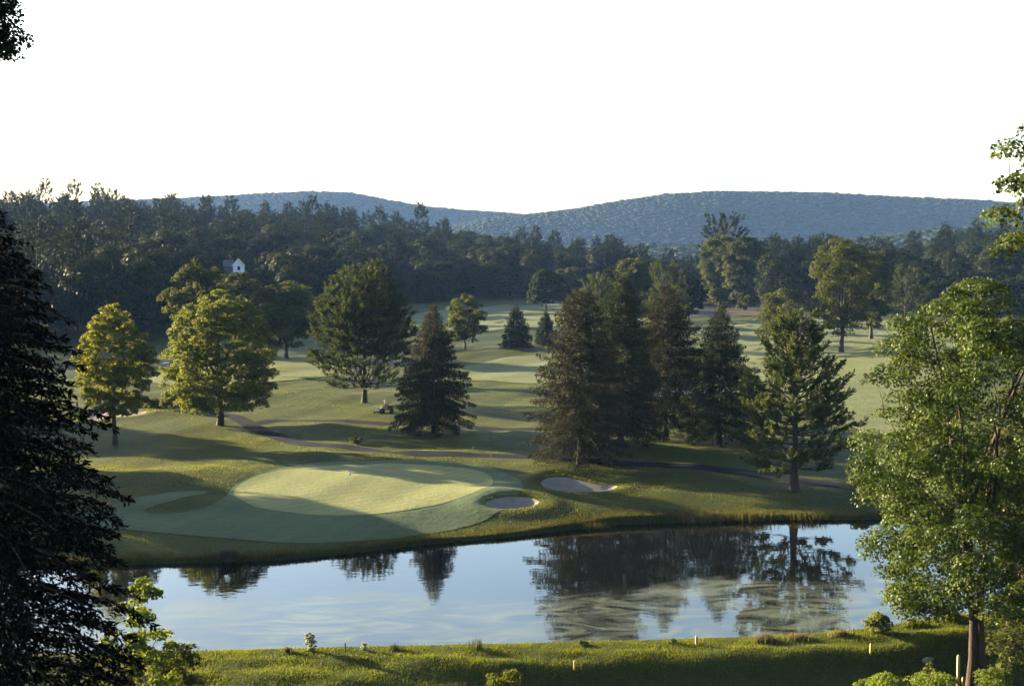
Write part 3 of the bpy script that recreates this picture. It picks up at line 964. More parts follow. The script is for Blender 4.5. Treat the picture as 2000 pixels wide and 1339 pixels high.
# spruces
SPR = [(847, 845, 590, 76, 'brown', 21, "brownish drooping spruce standing alone between mower and pond", .5),
       (1132, 906, 560, 92, 'brown', 22, "brown-tinged tall spruce nearest the water, leftmost of the spruce group", .5),
       (1213, 872, 533, 80, 'spruce', 23, "dark spruce second from left in the spruce group", .5),
       (1300, 852, 548, 84, 'brown', 24, "brown-topped spruce third from left in the spruce group", .5),
       (1405, 866, 590, 82, 'spruce', 25, "dark pointed spruce at the right end of the spruce group", .5)]
SPF = {21: [(0, .8), (.07, 1.0), (.3, .86), (.5, .66), (.7, .42), (.85, .20), (.95, .09), (1, .03)],
       22: [(0, .85), (.05, 1.0), (.25, .95), (.45, .84), (.65, .62), (.8, .45), (.92, .30), (1, .10)],
       23: [(0, .8), (.1, 1.0), (.35, .88), (.6, .66), (.8, .44), (.93, .22), (1, .06)],
       24: [(0, .9), (.15, 1.0), (.4, .92), (.6, .70), (.75, .48), (.88, .20), (1, .03)],
       25: [(0, .85), (.1, 1.0), (.35, .95), (.5, .72), (.7, .44), (.85, .22), (1, .03)]}
for px, yb, yt, hw, m, sd, lab, cd in SPR:
    b, H = spot(px, yb, yt)
    spf = SPF[sd]
    plant_tree("spruce_tree", lab, "tree",
               conifer(H, hw / FPX * b[1] * 1.12, H * .09, sd, 'spruce', .33, 46000, spf, .115, 2, H * .016, gap=.12), b, M[m], M['bark'], group="spruces on the golf course")
# right pine at the water
b, H = spot(1551, 957, 620)
plant_tree("white_pine_tree", "dark white pine leaning over the path at the pond's right shore", "tree",
           conifer(H, 112 / FPX * b[1], H * .13, 31, 'pine', .48, 26000,
                   [(0, .80), (.1, .98), (.3, 1.0), (.45, .9), (.55, .62), (.7, .45), (.85, .36), (.95, .2), (1, .05)], .85, 6, .42), b, M['pine'], M['bark'])
# mid distance
MID = [  # px, base y or None, top y, half width px, D, kind, label
    (908, 681, 573, 46, None, 'oak', "compact round tree on the middle lawn behind the lone spruce"),
    (1066, 607, 524, 38, None, 'forest', "dark tree with bare trunk on the far fairway edge"),
    (1112, 606, 518, 40, None, 'greyleaf', "pale green rounded tree right of the bare-trunked far tree"),
    (1003, 582, 515, 32, None, 'forest', "dark low-spreading tree at the far end of the middle fairway"),
    (1240, None, 500, 46, 400, 'greyleaf', "pale green broad tree showing above the spruce group"),
    (1530, None, 563, 62, 318, 'greyleaf', "grey-green rounded tree behind the shoreline pine"),
    (1643, 689, 463, 66, None, 'oak', "tall sunlit oak with dark trunk on the right fairway"),
    (1702, None, 490, 46, 352, 'oak', "shaded tree right behind the tall sunlit oak"),
    (1405, None, 452, 46, 560, 'oak', "sunlit drooping tree under the big dark pine at the field's edge"),
    (1195, None, 522, 40, 372, 'forest', "dark rounded tree wedged behind the second spruce"),
    (1275, None, 512, 42, 430, 'greyleaf', "soft green tree behind the gap between spruce tops"),
    (1345, None, 535, 34, 440, 'forest', "low dark tree at the left end of the dry field"),
    (1455, None, 460, 44, 545, 'oak', "sunlit rounded tree at the right edge of the dry field"),
]
for n_, (px, yb, yt, hw, D, m, lab) in enumerate(MID):
    b, H = spot(px, yb or 0, yt, D)
    Rm = hw / FPX * b[1]
    plant_tree("broadleaf_tree", lab, "tree",
               broadleaf(H, Rm, H * (.03 if D and D > 500 else (.12 if H < 22 else .16)), 60 + n_, leafsz(b[1], 1.9), int(11000 * (1 if H < 20 else 1.9)), 110 if H < 20 else 190, PROF_TALL if H > 20 else PROF_ROUND, H * .02, .22, lobes=.2),
               b, M[m], M['bark'], group=None)
MIDC = [(1008, 676, 592, 34, None, 'spruce', 'spruce', "small dark conical spruce alone on the middle fairway"),
        (1066, 672, 606, 24, None, 'spruce', 'spruce', "small dark spruce partly hidden by the tall brown spruce"),
        (1163, None, 545, 34, 330, 'pine', 'pine', "pale pine between first and second spruce tops"),
        (1300, None, 523, 42, 345, 'pine', 'pine', "pale pine top behind the brown-topped spruce"),
        (1768, None, 535, 40, 430, 'pine', 'pine', "pale soft pine right of the tall sunlit oak"),
        (1415, None, 428, 56, 590, 'pine', 'fpine', "big dark flat-topped pine above the dry field")]
for n_, (px, yb, yt, hw, D, kd, m, lab) in enumerate(MIDC):
    b, H = spot(px, yb or 0, yt, D)
    pf = None if kd == 'spruce' else [(0, .8), (.15, 1.0), (.4, .9), (.65, .75), (.85, .5), (1, .12)]
    plant_tree("conifer_tree", lab, "tree",
               conifer(H, hw / FPX * b[1], H * (.05 if kd == 'spruce' else .2), 80 + n_, kd, leafsz(b[1], 2.6), 6500, pf, .55 if kd == 'spruce' else 1.2, 6), b, M[m], M['bark'])

# ------------------------------------------------------------------ forest
protos = []
for k in range(5):
    protos.append((broadleaf(18 + k, 6.8 + .35 * k, 2.0, 100 + k, .85, 4200, 24, [PROF_ROUND, PROF_OVAL, PROF_TALL][k % 3], .3, .40, lobes=.14, wood=False, inner=.22, coh=.22), 'forest', 'broad', 18 + k))
for k in range(4):
    protos.append((conifer(22 + 1.5 * k, 4.6 + .3 * k, 6, 120 + k, 'pine', .80, 5200, [(0, .7), (.2, 1.0), (.45, .85), (.68, .64), (.86, .40), (1, .08)], 1.3, 6, .3, wood=False, gap=.05, pg=14, pls=.6), 'fpine', 'pine', 22 + 1.5 * k))
protos.append((conifer(21, 4.0, 2, 130, 'spruce', 1.1, 2400, None, 1.0, 6, .28, wood=False), 'brown', 'spruce', 21))
protos.append((conifer(24, 4.6, 5, 131, 'spruce', 1.0, 3600, [(0, .6), (.25, 1.0), (.5, .82), (.7, .60), (.85, .38), (1, .06)], .7, 6, .3, wood=False, gap=.1), 'fpine', 'pine', 24))
protos.append((conifer(24, 5.2, 5, 132, 'spruce', 1.0, 3600, [(0, .6), (.3, 1.0), (.5, .9), (.65, .55), (.78, .6), (.9, .3), (1, .08)], .9, 5, .3, wood=False, gap=.15), 'fpine', 'pine', 24))
PM = []
for k, ((wd, (V, F, a)), m, kind, Hh) in enumerate(protos):
    PM.append((mesh_np("forest_trunk", wd[0], wd[1], M['bark'], None, True), mesh_np("forest_crown", V, F, M[m], a), kind, Hh))

rng = np.random.default_rng(77)
cand = []
hx = at_d(477, 530, 470)[0]
for D in np.arange(300, 1010, 11.5):
    for X in np.arange(-.46 * D, .46 * D, 11.5):
        x, y = X + rng.uniform(-5, 5), D + rng.uniform(-5, 5)
        u = x / y
        Db, Dc = np.interp(u, HU, HT[:, 1]), np.interp(u, HU, HT[:, 2])
        px = u * FPX + 1000
        if 1285 < px < 1500 and y < 640: continue          # open slope and dry field
        if y < Db + 8 or y > Dc + 60: continue
        if (abs(x - hx) < 10 and 440 < y < 478) or (424 < px < 524 and y < 462): continue     # clearing of the house
        # stands of pine: left ridge and right-hand wood
        pine = .6 if (px < 700 and y > Dc - 190) else (.6 if 1480 < px < 1640 else (.3 if px > 1640 else .13))
        if rng.uniform() < pine: k = 5 + rng.integers(0, 4)
        else: k = rng.integers(0, 5)
        if rng.uniform() < .012: k = 9
        sc = rng.uniform(.62, 1.22) * (1.0 if y > Db + 30 else .9)
        if k >= 5 and px < 420: sc *= 1.08
        cand.append((x, y, k, sc, rng.uniform(0, 6.28)))
cand = sorted(cand, key=lambda c: c[1])
cx_ = np.array([c[0] for c in cand]); cy_ = np.array([c[1] for c in cand])
cz_ = height(cx_, cy_)
# how much of each tree shows: a skyline buffer over pixel columns, near to far
bins = np.full(400, 1339.0)
vis = np.zeros(len(cand))
for n_, (x, y, k, sc, rz) in enumerate(cand):
    top = 470 - (cz_[n_] + PM[k][3] * sc - CAMZ) / y * FPX
    hw = 4.8 * sc / y * FPX; px = x / y * FPX + 1000
    i0, i1 = int((px - hw) / 5), int((px + hw) / 5) + 1
    if i1 <= 0 or i0 >= 400: vis[n_] = -1; continue
    i0, i1 = max(i0, 0), min(i1, 400)
    seg = bins[i0:i1]
    vis[n_] = np.clip(np.minimum(seg, 700) - top, 0, 120).sum()
    bins[i0:i1] = np.minimum(seg, top + 8)
order = np.argsort(-vis)
indiv = set(order[:300].tolist())
def forest_label(kind, k, sc, x, y):
    px = x / y * FPX + 1000
    Db, Dc = np.interp(x / y, HU, HT[:, 1]), np.interp(x / y, HU, HT[:, 2])
    where = [(170, "above the dark conifer's shoulder"), (310, "above the yellow-green tree"), (420, "above the tall loose tree"), (520, "around the white gable"), (640, "above the dark dome-shaped tree"),
             (800, "above the big white pine"), (960, "above the lone spruce"), (1130, "above the middle fairway"), (1290, "above the spruce group"), (1560, "beside the dry field"),
             (1750, "behind the tall sunlit oak"), (9999, "above the large foreground maple")]
    w = next(t for lim, t in where if px < lim)
    dep = "at the wood's front edge" if y < Db + 55 else ("on the skyline" if y > Dc - 90 else "midway up the wooded slope")
    size = "small" if sc < .84 else ("tall" if sc > 1.04 else "middling")
    what = {'broad': ["rounded", "oval-crowned", "upright", "broad", "full-crowned"][k % 5] + " broadleaf tree", 'pine': ["ragged", "layered", "open-topped", "feathery"][k % 4] + " pine", 'spruce': "brown spruce"}[kind]
    return f"{size} {what} {dep} {w}", f"forest trees {dep} {w}"


NAMES = {'broad': 'forest_broadleaf_tree', 'pine': 'forest_pine_tree', 'spruce': 'forest_spruce_tree'}
first_crown = {}
rest = []
for n_, (x, y, k, sc, rz) in enumerate(cand):
    if n_ not in indiv and k in first_crown:
        if vis[n_] >= 0 or rng.uniform() < .5: rest.append((x, y, cz_[n_], k, sc, rz))
        continue
    lab, grp = forest_label(PM[k][2], k, sc, x, y)
    e = empty(NAMES[PM[k][2]], (x, y, cz_[n_] - .2), rz)
    e.scale = (sc, sc, sc)
    tag(e, lab, "tree", grp)
    obj("trunk", PM[k][0], e)
    c = obj("crown", PM[k][1], e)
    first_crown.setdefault(k, c)
# pines that stand out against the sky along the ridge
for px, yt, w in [(30, 366, 0), (92, 354, 0), (147, 356, 0), (197, 363, 0), (245, 374, 0), (310, 378, 0), (342, 383, 0), (408, 379, 0), (452, 388, 0), (520, 387, 0), (566, 390, 0), (612, 388, 0), (655, 398, 0), (690, 400, 0),
                  (742, 408, 0), (822, 401, 0), (870, 420, 0), (1046, 436, 0), (1084, 444, 0), (1165, 456, 0), (1210, 462, 0), (1510, 452, 1), (1556, 456, 1), (1590, 454, 1), (1780, 446, 1), (1845, 428, 1), (1905, 421, 1), (1958, 424, 1)]:
    u = (px - 1000) / FPX
    D = float(np.interp(u, HU, HT[:, 2])) - (60 if w == 0 else 180)
    x = u * D; z = h1(x, D); k = [10, 11, 6, 10, 11][int(px) % 5]
    sc = (at_d(px, yt, D)[2] - z) / PM[k][3]
    e = empty("forest_pine_tree", (x, D, z - .2), px * .7)
    e.scale = (min(sc * 1.1, 1.3), min(sc * 1.1, 1.3), sc)
    lab, grp = forest_label('pine', k, 1.2, x, float(np.interp(u, HU, HT[:, 2])) - 20)
    tag(e, "sharp-tipped " + lab, "tree", "pines on the skyline")
    obj("trunk", PM[k][0], e); obj("crown", PM[k][1], e)
# the remaining trees: one mass, instanced on points
Pn = np.array([(r[0], r[1], r[2] - .2) for r in rest])
me = bpy.data.meshes.new("forest_mass")
me.vertices.add(len(Pn)); me.vertices.foreach_set("co", Pn.astype(np.float32).ravel())
for nm, col_, typ in (("kind", 3, 'INT'), ("scl", 4, 'FLOAT'), ("rot", 5, 'FLOAT')):
    a = me.attributes.new(nm, typ, 'POINT')
    a.data.foreach_set("value", np.array([r[col_] for r in rest], np.int32 if typ == 'INT' else np.float32))
me.update()
fm = obj("forest_mass", me)
tag(fm, "dense dark forest canopy covering the hillsides behind the course", "forest", kind="stuff")
ng = bpy.data.node_groups.new("forest_mass", 'GeometryNodeTree')
ng.interface.new_socket("Geometry", in_out='INPUT', socket_type='NodeSocketGeometry')
ng.interface.new_socket("Geometry", in_out='OUTPUT', socket_type='NodeSocketGeometry')
gi, go = ng.nodes.new("NodeGroupInput"), ng.nodes.new("NodeGroupOutput")
jn = ng.nodes.new("GeometryNodeJoinGeometry")
def named(nm, dt):
    n = ng.nodes.new("GeometryNodeInputNamedAttribute"); n.data_type = dt; n.inputs[0].default_value = nm; return n
ak, as_, ar = named("kind", 'INT'), named("scl", 'FLOAT'), named("rot", 'FLOAT')
cb = ng.nodes.new("ShaderNodeCombineXYZ"); ng.links.new(ar.outputs[0], cb.inputs[2])
cs = ng.nodes.new("ShaderNodeCombineXYZ")
for q in range(3): ng.links.new(as_.outputs[0], cs.inputs[q])
for k, c in first_crown.items():
    cmp_ = ng.nodes.new("FunctionNodeCompare"); cmp_.data_type = 'INT'; cmp_.operation = 'EQUAL'
    ia = [s for s in cmp_.inputs if s.type == 'INT']
    ng.links.new(ak.outputs[0], ia[0]); ia[1].default_value = int(k)
    oi = ng.nodes.new("GeometryNodeObjectInfo"); oi.inputs[0].default_value = c; oi.transform_space = 'ORIGINAL'
    oi.inputs["As Instance"].default_value = True
    ip = ng.nodes.new("GeometryNodeInstanceOnPoints")
    ng.links.new(gi.outputs[0], ip.inputs["Points"]); ng.links.new(cmp_.outputs[0], ip.inputs["Selection"])
    ng.links.new(oi.outputs["Geometry"], ip.inputs["Instance"])
    ng.links.new(cb.outputs[0], ip.inputs["Rotation"]); ng.links.new(cs.outputs[0], ip.inputs["Scale"])
    ng.links.new(ip.outputs[0], jn.inputs[0])
ng.links.new(jn.outputs[0], go.inputs[0])
md = fm.modifiers.new("forest_mass", 'NODES'); md.node_group = ng

# trees off to the left beyond the dark conifer: their shadows fall across the lawn and pond bank
b0 = np.array([-78.0, 186, 0])
LEFT = [(-62, 146, 15), (-72, 157, 17), (-81, 162, 19), (-71, 145, 15), (-85, 150, 18), (-93, 165, 20), (-89, 194, 17), (-99, 204, 18), (-107, 197, 19), (-80, 184, 14), (-112, 212, 19)]
for n_, (x, y, hh) in enumerate(LEFT):
    k = n_ % 5
    e = empty("lawn_tree", (x, y, h1(x, y) - .2), n_ * 1.3)
    s = hh / PM[k][3]; e.scale = (s, s, s)
    tag(e, "broadleaf tree beyond the left edge whose shadow falls on the lawn", "tree", "trees beyond the left edge")
    obj("trunk", PM[k][0], e); obj("crown", PM[k][1], e)

# far wooded hills: crowns too many to count
def blob():
    phi = (1 + 5 ** .5) / 2
    v = np.array([(-1, phi, 0), (1, phi, 0), (-1, -phi, 0), (1, -phi, 0), (0, -1, phi), (0, 1, phi), (0, -1, -phi), (0, 1, -phi), (phi, 0, -1), (phi, 0, 1), (-phi, 0, -1), (-phi, 0, 1)]) / 1.9
    f = np.array([(0, 11, 5), (0, 5, 1), (0, 1, 7), (0, 7, 10), (0, 10, 11), (1, 5, 9), (5, 11, 4), (11, 10, 2), (10, 7, 6), (7, 1, 8), (3, 9, 4), (3, 4, 2), (3, 2, 6), (3, 6, 8), (3, 8, 9), (4, 9, 5), (2, 4, 11), (6, 2, 10), (8, 6, 7), (9, 8, 1)])
    return v, f
rng = np.random.default_rng(9)
bv, bf = blob()
pts = []
for (y0, y1, st) in ((1250, 2200, 11.0), (2250, 3250, 10.5), (3250, 4050, 13.0)):
    yy = np.arange(y0, y1, st)
    for y in yy:
        x = np.arange(-.42 * y, .42 * y, st) + rng.uniform(-st / 2, st / 2)
        pts.append(np.stack([x + rng.uniform(-5, 5, len(x)), np.full(len(x), y) + rng.uniform(-5, 5, len(x))], 1))
pts = np.concatenate(pts)
pz_ = height(pts[:, 0], pts[:, 1])
# keep those that rise over the nearer ones (facing slopes and crests)
top = 470 - (pz_ + 12 - CAMZ) / pts[:, 1] * FPX
pxx = pts[:, 0] / pts[:, 1] * FPX + 1000
o_ = np.argsort(pts[:, 1]); keep = np.zeros(len(pts), bool); bins = np.full(700, 500.0)
for n_ in o_:
    if pz_[n_] < -25: continue
    k = int((pxx[n_] + 300) / 4)
    if k < 0 or k >= 700: continue
    if top[n_] < bins[k] + 3: keep[n_] = True
    bins[k] = min(bins[k], top[n_])
pts, pz_ = pts[keep], pz_[keep]
n_ = len(pts)
sc = rng.uniform(5.6, 8.2, n_)
jit = 1 + rng.normal(0, .16, (n_, 12, 1))
rot = rng.uniform(0, 6.28, n_)
B = bv[None] * jit
B = np.stack([B[..., 0] * np.cos(rot)[:, None] - B[..., 1] * np.sin(rot)[:, None], B[..., 0] * np.sin(rot)[:, None] + B[..., 1] * np.cos(rot)[:, None], B[..., 2]], 2)
B = B * sc[:, None, None] * np.array([1, 1, .36]) + np.column_stack([pts, pz_ + 1.6 + rng.normal(0, .7, n_)])[:, None]
FF = (bf[None] + np.arange(n_)[:, None, None] * 12).reshape(-1, 3)
hf = obj("far_forest", mesh_np("far_forest", B.reshape(-1, 3), FF, M['forest'], np.repeat(rng.uniform(.25, .65, n_), 12), True))
tag(hf, "distant blue forest covering the far ridges and hills", "forest", kind="stuff")
print("far crowns", n_, "forest individuals", len(indiv), "rest", len(rest))

# ------------------------------------------------------------------ white house in the forest
hb, _ = spot(473, 0, 505, D=470)
hb = np.array([hx, 460.0, h1(hx, 460.0)])
zt = at_d(473, 505, 460)[2]; 
M['siding'] = flat_mat('white_siding', (0.72, 0.74, 0.78), 0.6, .3, var=.04)
M['shingle'] = flat_mat('dark_shingle', (0.09, 0.09, 0.105), 0.8, .2)
M['pane'] = flat_mat('dark_pane', (0.015, 0.018, 0.024), 0.1, .5)
house = empty("house", (hb[0], hb[1], hb[2]), R(9))
tag(house, "white gabled house half hidden among the hillside forest trees", "house")
Hh = zt - hb[2]; wv = 1.75; ev = Hh - 2.0
mb = MB()
mb.add([(-wv, 0, -1), (wv, 0, -1), (wv, 0, ev), (0, 0, Hh - .15), (-wv, 0, ev), (-wv, 7, -1), (wv, 7, -1), (wv, 7, ev), (0, 7, Hh - .15), (-wv, 7, ev)],
       [(0, 1, 2, 3, 4), (6, 5, 9, 8, 7), (1, 6, 7, 2), (5, 0, 4, 9)])
obj("wall", mb.mesh("house_wall", M['siding']), house)
for sgn in (-1, 1):
    mb = MB(); t = .16
    mb.add([(0, -.35, Hh), (sgn * (wv + .35), -.35, ev - .38), (sgn * (wv + .35), 7.3, ev - .38), (0, 7.3, Hh),
            (0, -.35, Hh + t), (sgn * (wv + .35), -.35, ev - .38 + t), (sgn * (wv + .35), 7.3, ev - .38 + t), (0, 7.3, Hh + t)],
           [(0, 1, 2, 3), (4, 7, 6, 5), (0, 4, 5, 1), (1, 5, 6, 2), (2, 6, 7, 3), (3, 7, 4, 0)])
    rf = obj("roof", mb.mesh("house_roof", M['shingle']), house)
    mb = MB()
    mb.tube([(0, -.38, Hh - .02), (sgn * (wv + .35), -.38, ev - .40)], .10, 4)
    obj("fascia", mb.mesh("house_fascia", M['siding']), rf)
wn_ = obj("window", MB().box((.15, -.03, ev - 1.1), (.9, .05, 1.3)).mesh("house_window", M['pane']), house)
obj("frame", MB().box((.15, -.07, ev - .42), (1.1, .06, .1)).box((.15, -.07, ev - 1.78), (1.1, .06, .1)).box((-.36, -.07, ev - 1.1), (.1, .06, 1.3)).box((.66, -.07, ev - 1.1), (.1, .06, 1.3)).mesh("house_window_frame", M['siding']), wn_)
wing = MB()
wing.add([(-wv - 3, 2, -1), (-wv, 2, -1), (-wv, 2, ev - .4), (-wv - 3, 2, ev - .4), (-wv - 3, 6.5, -1), (-wv, 6.5, -1), (-wv, 6.5, ev - .4), (-wv - 3, 6.5, ev - .4)], [(0, 1, 2, 3), (5, 4, 7, 6), (4, 0, 3, 7)])
wg = obj("wing_wall", wing.mesh("house_wing", M['shingle']), house)
wr = MB(); wr.add([(-wv - 3.3, 1.7, ev - .5), (-wv, 1.7, ev - .5), (-wv, 4.2, Hh - .4), (-wv - 3.3, 4.2, Hh - .4), (-wv, 6.8, ev - .5), (-wv - 3.3, 6.8, ev - .5)], [(0, 1, 2, 3), (3, 2, 4, 5), (0, 3, 5), (1, 4, 2)])
obj("wing_roof", wr.mesh("house_wing_roof", M['shingle']), house)

# ------------------------------------------------------------------ foreground trees
def near_tree(name, lab, px, D, ytop, Rpx, prof, seed, leafm, barkm, bottom, leaf, nleaf, npuff, **kw):
    b, H = spot(px, 0, ytop, D)
    return plant_tree(name, lab, "tree", broadleaf(H, Rpx / FPX * D, H * bottom, seed, leaf, nleaf, npuff, prof, **kw), b, leafm, barkm)

b, H = spot(1922, 0, 535, 84)
plant_tree("maple_tree", "large sunlit double-trunked maple filling the right foreground", "tree",
           broadleaf(H, 238 / FPX * 84, H * .19, 201, .18, 125000, 430,
                     [(0, .55), (.08, .92), (.2, 1.0), (.36, 1.0), (.5, .95), (.66, .9), (.8, .74), (.9, .5), (.97, .25), (1, .08)], .40, .15, 2, lobes=.18, cx=-.05, inner=.28), b, M['near'], M['bark_red'])
b, H = spot(2160, 0, 172, 52)
plant_tree("oak_tree", "tall tree at the right edge reaching leafy boughs into the sky", "tree",
           broadleaf(H, 226 / FPX * 52, H * .70, 202, .17, 22000, 120, [(0, .70), (.2, .85), (.45, 1.0), (.7, .9), (.9, .55), (1, .2)], .3, .18, lobes=.25), b, M['near'], M['bark'])
b, H = spot(-190, 0, -330, 38)
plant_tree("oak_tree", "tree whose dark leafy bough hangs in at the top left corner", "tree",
           broadleaf(H, 250 / FPX * 38, H * .77, 203, .125, 46000, 140, [(0, .9), (.15, 1.0), (.45, .95), (.7, .8), (.9, .5), (1, .2)], .25, .2, lobes=.08, inner=.22), b, M['backlitleaf'], M['bark'])
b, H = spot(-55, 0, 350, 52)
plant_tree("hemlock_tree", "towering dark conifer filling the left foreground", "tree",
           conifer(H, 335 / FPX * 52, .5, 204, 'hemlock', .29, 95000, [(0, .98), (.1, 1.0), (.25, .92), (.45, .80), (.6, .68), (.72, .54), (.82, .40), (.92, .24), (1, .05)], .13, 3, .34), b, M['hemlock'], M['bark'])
b, H = spot(270, 0, 1132, 62)
plant_tree("sapling_tree", "slender bright-leaved sapling at the foot of the dark conifer", "tree",
           broadleaf(H, 72 / FPX * 62, H * .2, 205, .16, 5600, 64, [(0, .7), (.2, .9), (.4, 1.0), (.6, .6), (.8, .75), (1, .3)], .05, .25, lobes=.35), b, M['bright'], M['bark'])
b, H = spot(1990, 0, 800, 92)
plant_tree("oak_tree", "shaded tree crowding the right edge behind the large maple", "tree",
           broadleaf(H, 95 / FPX * 92, H * .04, 206, .24, 14000, 100, PROF_TALL, .3, .22, lobes=.25), b, M['oak'], M['bark'])


def shrub(name, lab, px, D, ytop, hwpx, mat, seed, n=1500, leaf=.14, py=None, cat="shrub", prof=PROF_ROUND, puffs=24, group=None):
    b, H = spot(px, py or 0, ytop, None if py else D)
    H = max(H, .25)
    return plant_tree(name, lab, cat, broadleaf(H, hwpx / FPX * b[1], H * .06, seed, leaf, n, puffs, prof, max(.02, H * .012), .33, lobes=.25, stems=2), b, mat, M['bark'], crown="foliage", group=group)


shrub("shrub", "dark leafy shrub below the sapling at lower left", 335, 70, 1255, 58, M['oak'], 301, 5200, .15, puffs=50)
shrub("shrub", "dark bush tucked between conifer and sapling at the bottom left", 250, 66, 1262, 60, M['oak'], 302, 4200, .15, puffs=40)
shrub("shrub", "round bright green bush on the pond's near bank by the maple", 1711, 0, 1197, 30, M['maple'], 303, 2600, .15, py=1237, puffs=40)
shrub("flowering_shrub", "pale whitish bush on the crest of the near bank", 608, 0, 1234, 15, M['white'], 304, 900, .13, py=1271, puffs=20, prof=PROF_TALL)
shrub("flowering_shrub", "small pale sprig right of the whitish bush on the bank", 711, 0, 1254, 9, M['white'], 305, 260, .11, py=1269, puffs=9)
shrub("shrub", "small dark weed clump on the bank below the blurred spruce reflection", 1142, 0, 1249, 12, M['oak'], 306, 350, .12, py=1260, puffs=10)
shrub("shrub", "small green bush on the bank left of the pale stake", 1312, 0, 1248, 10, M['maple'], 307, 350, .12, py=1256, puffs=10)
shrub("shrub", "dark round bush at the far waterline on the left", 446, 0, 1074, 20, M['purple'], 308, 1500, .2, py=1098, puffs=26)
shrub("shrub", "low dark clump on the grass between the two paths", 695, 0, 853, 15, M['oak'], 309, 800, .2, py=866, puffs=18)
shrub("shrub", "dark bush low beside the shoreline pine's trunk", 1680, 0, 925, 26, M['pine'], 310, 1500, .22, py=950, puffs=24)
for n_, (px, hw, yt, yb, lab) in enumerate([(300, 26, 779, 796, "low hedge bush left of the maple trunk on the path side"), (335, 24, 775, 800, "rounded hedge bush second along the row by the maple"),
                                      (372, 24, 783, 808, "light-tipped hedge bush nearest the cart path"), (262, 22, 776, 794, "dark hedge bush behind the yellow-green tree")]):
    shrub("hedge_bush", lab, px, 0, yt, hw, M['oak' if n_ != 2 else 'maple'], 320 + n_, 1400, .26, py=yb, puffs=22, group="bushes by the cart path bend")
for n_, (px, D, yt, hw, m, lab) in enumerate([(1750, 82.5, 1319, 46, 'bright', "low bright yellow-green weeds at the bottom edge left of the maple"),
                                        (1840, 82.5, 1315, 52, 'bright', "sunlit bright undergrowth just left of the maple trunk"),
                                        (1958, 81.5, 1305, 40, 'bright', "bright sunlit undergrowth right of the maple trunk"),
                                        (1836, 84.0, 1288, 22, 'maple', "taller green weed clump beside the tall pale post"),
                                        (1985, 82.0, 1262, 22, 'maple', "leafy green stems at the right edge of the undergrowth"),
                                        (1700, 83.0, 1325, 24, 'bright', "small sunlit weed tuft at the edge of the shaded gully"),
                                        (1985, 88.0, 1180, 60, 'oak', "dark shaded thicket at the lower right edge")]):
    shrub("undergrowth_shrub", lab, px, D, yt, hw, M[m], 340 + n_, 2600 if hw > 30 else 900, .13 if m == 'bright' else .17, puffs=46 if hw > 30 else 20)
shrub("weed_clump", "pale arching weed clump at the bottom edge below the dam", 985, 84.5, 1308, 40, M['blade'], 350, 900, .2, puffs=22)


# ------------------------------------------------------------------ grasses
def blades(x, y, hgt, wid, rng, lean=.35, dirx=.3):
    n = len(x)
    z = height(x, y)
    base = np.stack([x, y, z - .03], 1)
    th = rng.uniform(0, 6.283, n)
    a = np.stack([np.cos(th), np.sin(th), np.zeros(n)], 1)
    tip = base + np.stack([rng.normal(dirx * .3, lean, n) * hgt, rng.normal(0, lean, n) * hgt, hgt], 1)
    V = np.stack([base - a * (wid / 2)[:, None], base + a * (wid / 2)[:, None], tip], 1).reshape(-1, 3)
    return V, np.arange(3 * n).reshape(n, 3)


def fbm(x, y, s):
    return (np.sin(x * s + 1.3 * np.sin(y * s * .7)) * np.sin(y * s * 1.3 + 2 + np.sin(x * s * .6)) + .5 * np.sin(x * s * 2.3 + y * s * 1.1) * np.sin(y * s * 2.9 - x * s)) / 1.5


rng = np.random.default_rng(15)
n = 150000
x = rng.uniform(-27, 40, n); cyv = crest_y(x); y = cyv + .8 - rng.uniform(0, 1, n) ** 1.1 * 9.5
k = (y > 83.5) & ~((height(x, y) < -2.3)); x, y = x[k], y[k]
patchy = fbm(x, y, 1.1)
hg = np.clip(.10 + .05 * patchy + rng.normal(0, .03, len(x)), .04, .4)
V, F = blades(x, y, hg, np.full(len(x), .055), rng)
v = np.repeat(np.clip(.5 + .35 * patchy + rng.normal(0, .2, len(x)), 0, 1), 3)
tag(obj("dam_grass", mesh_np("dam_grass", V, F, M['blade'], v)), "rough sunlit grass on the near bank of the pond", "grass", kind="stuff")
# unmown rough over the lawns across the water
n = 370000
D_ = np.exp(rng.uniform(math.log(116), math.log(250), n)); x = rng.uniform(-.40, .40, n) * D_; y = D_
k = (y > shore_y(x) + .5)
x, y = x[k], y[k]
for q in ('apron', 'fm', 'fl', 'fr'): k = poly_sd(x, y, POLY[q]) > .1; x, y = x[k], y[k]
for q in (sandA, sandB, sandC, pond2): k = poly_sd(x, y, q) > .25; x, y = x[k], y[k]
for L in (path1, path2):
    dmin = np.full(len(x), 99.0)
    for a_, b_ in zip(L[::3][:-1], L[::3][1:]):
        e_ = b_ - a_; t_ = np.clip(((x - a_[0]) * e_[0] + (y - a_[1]) * e_[1]) / (e_ @ e_), 0, 1)
        dmin = np.minimum(dmin, np.hypot(x - a_[0] - t_ * e_[0], y - a_[1] - t_ * e_[1]))
    k = dmin > 1.22; x, y = x[k], y[k]
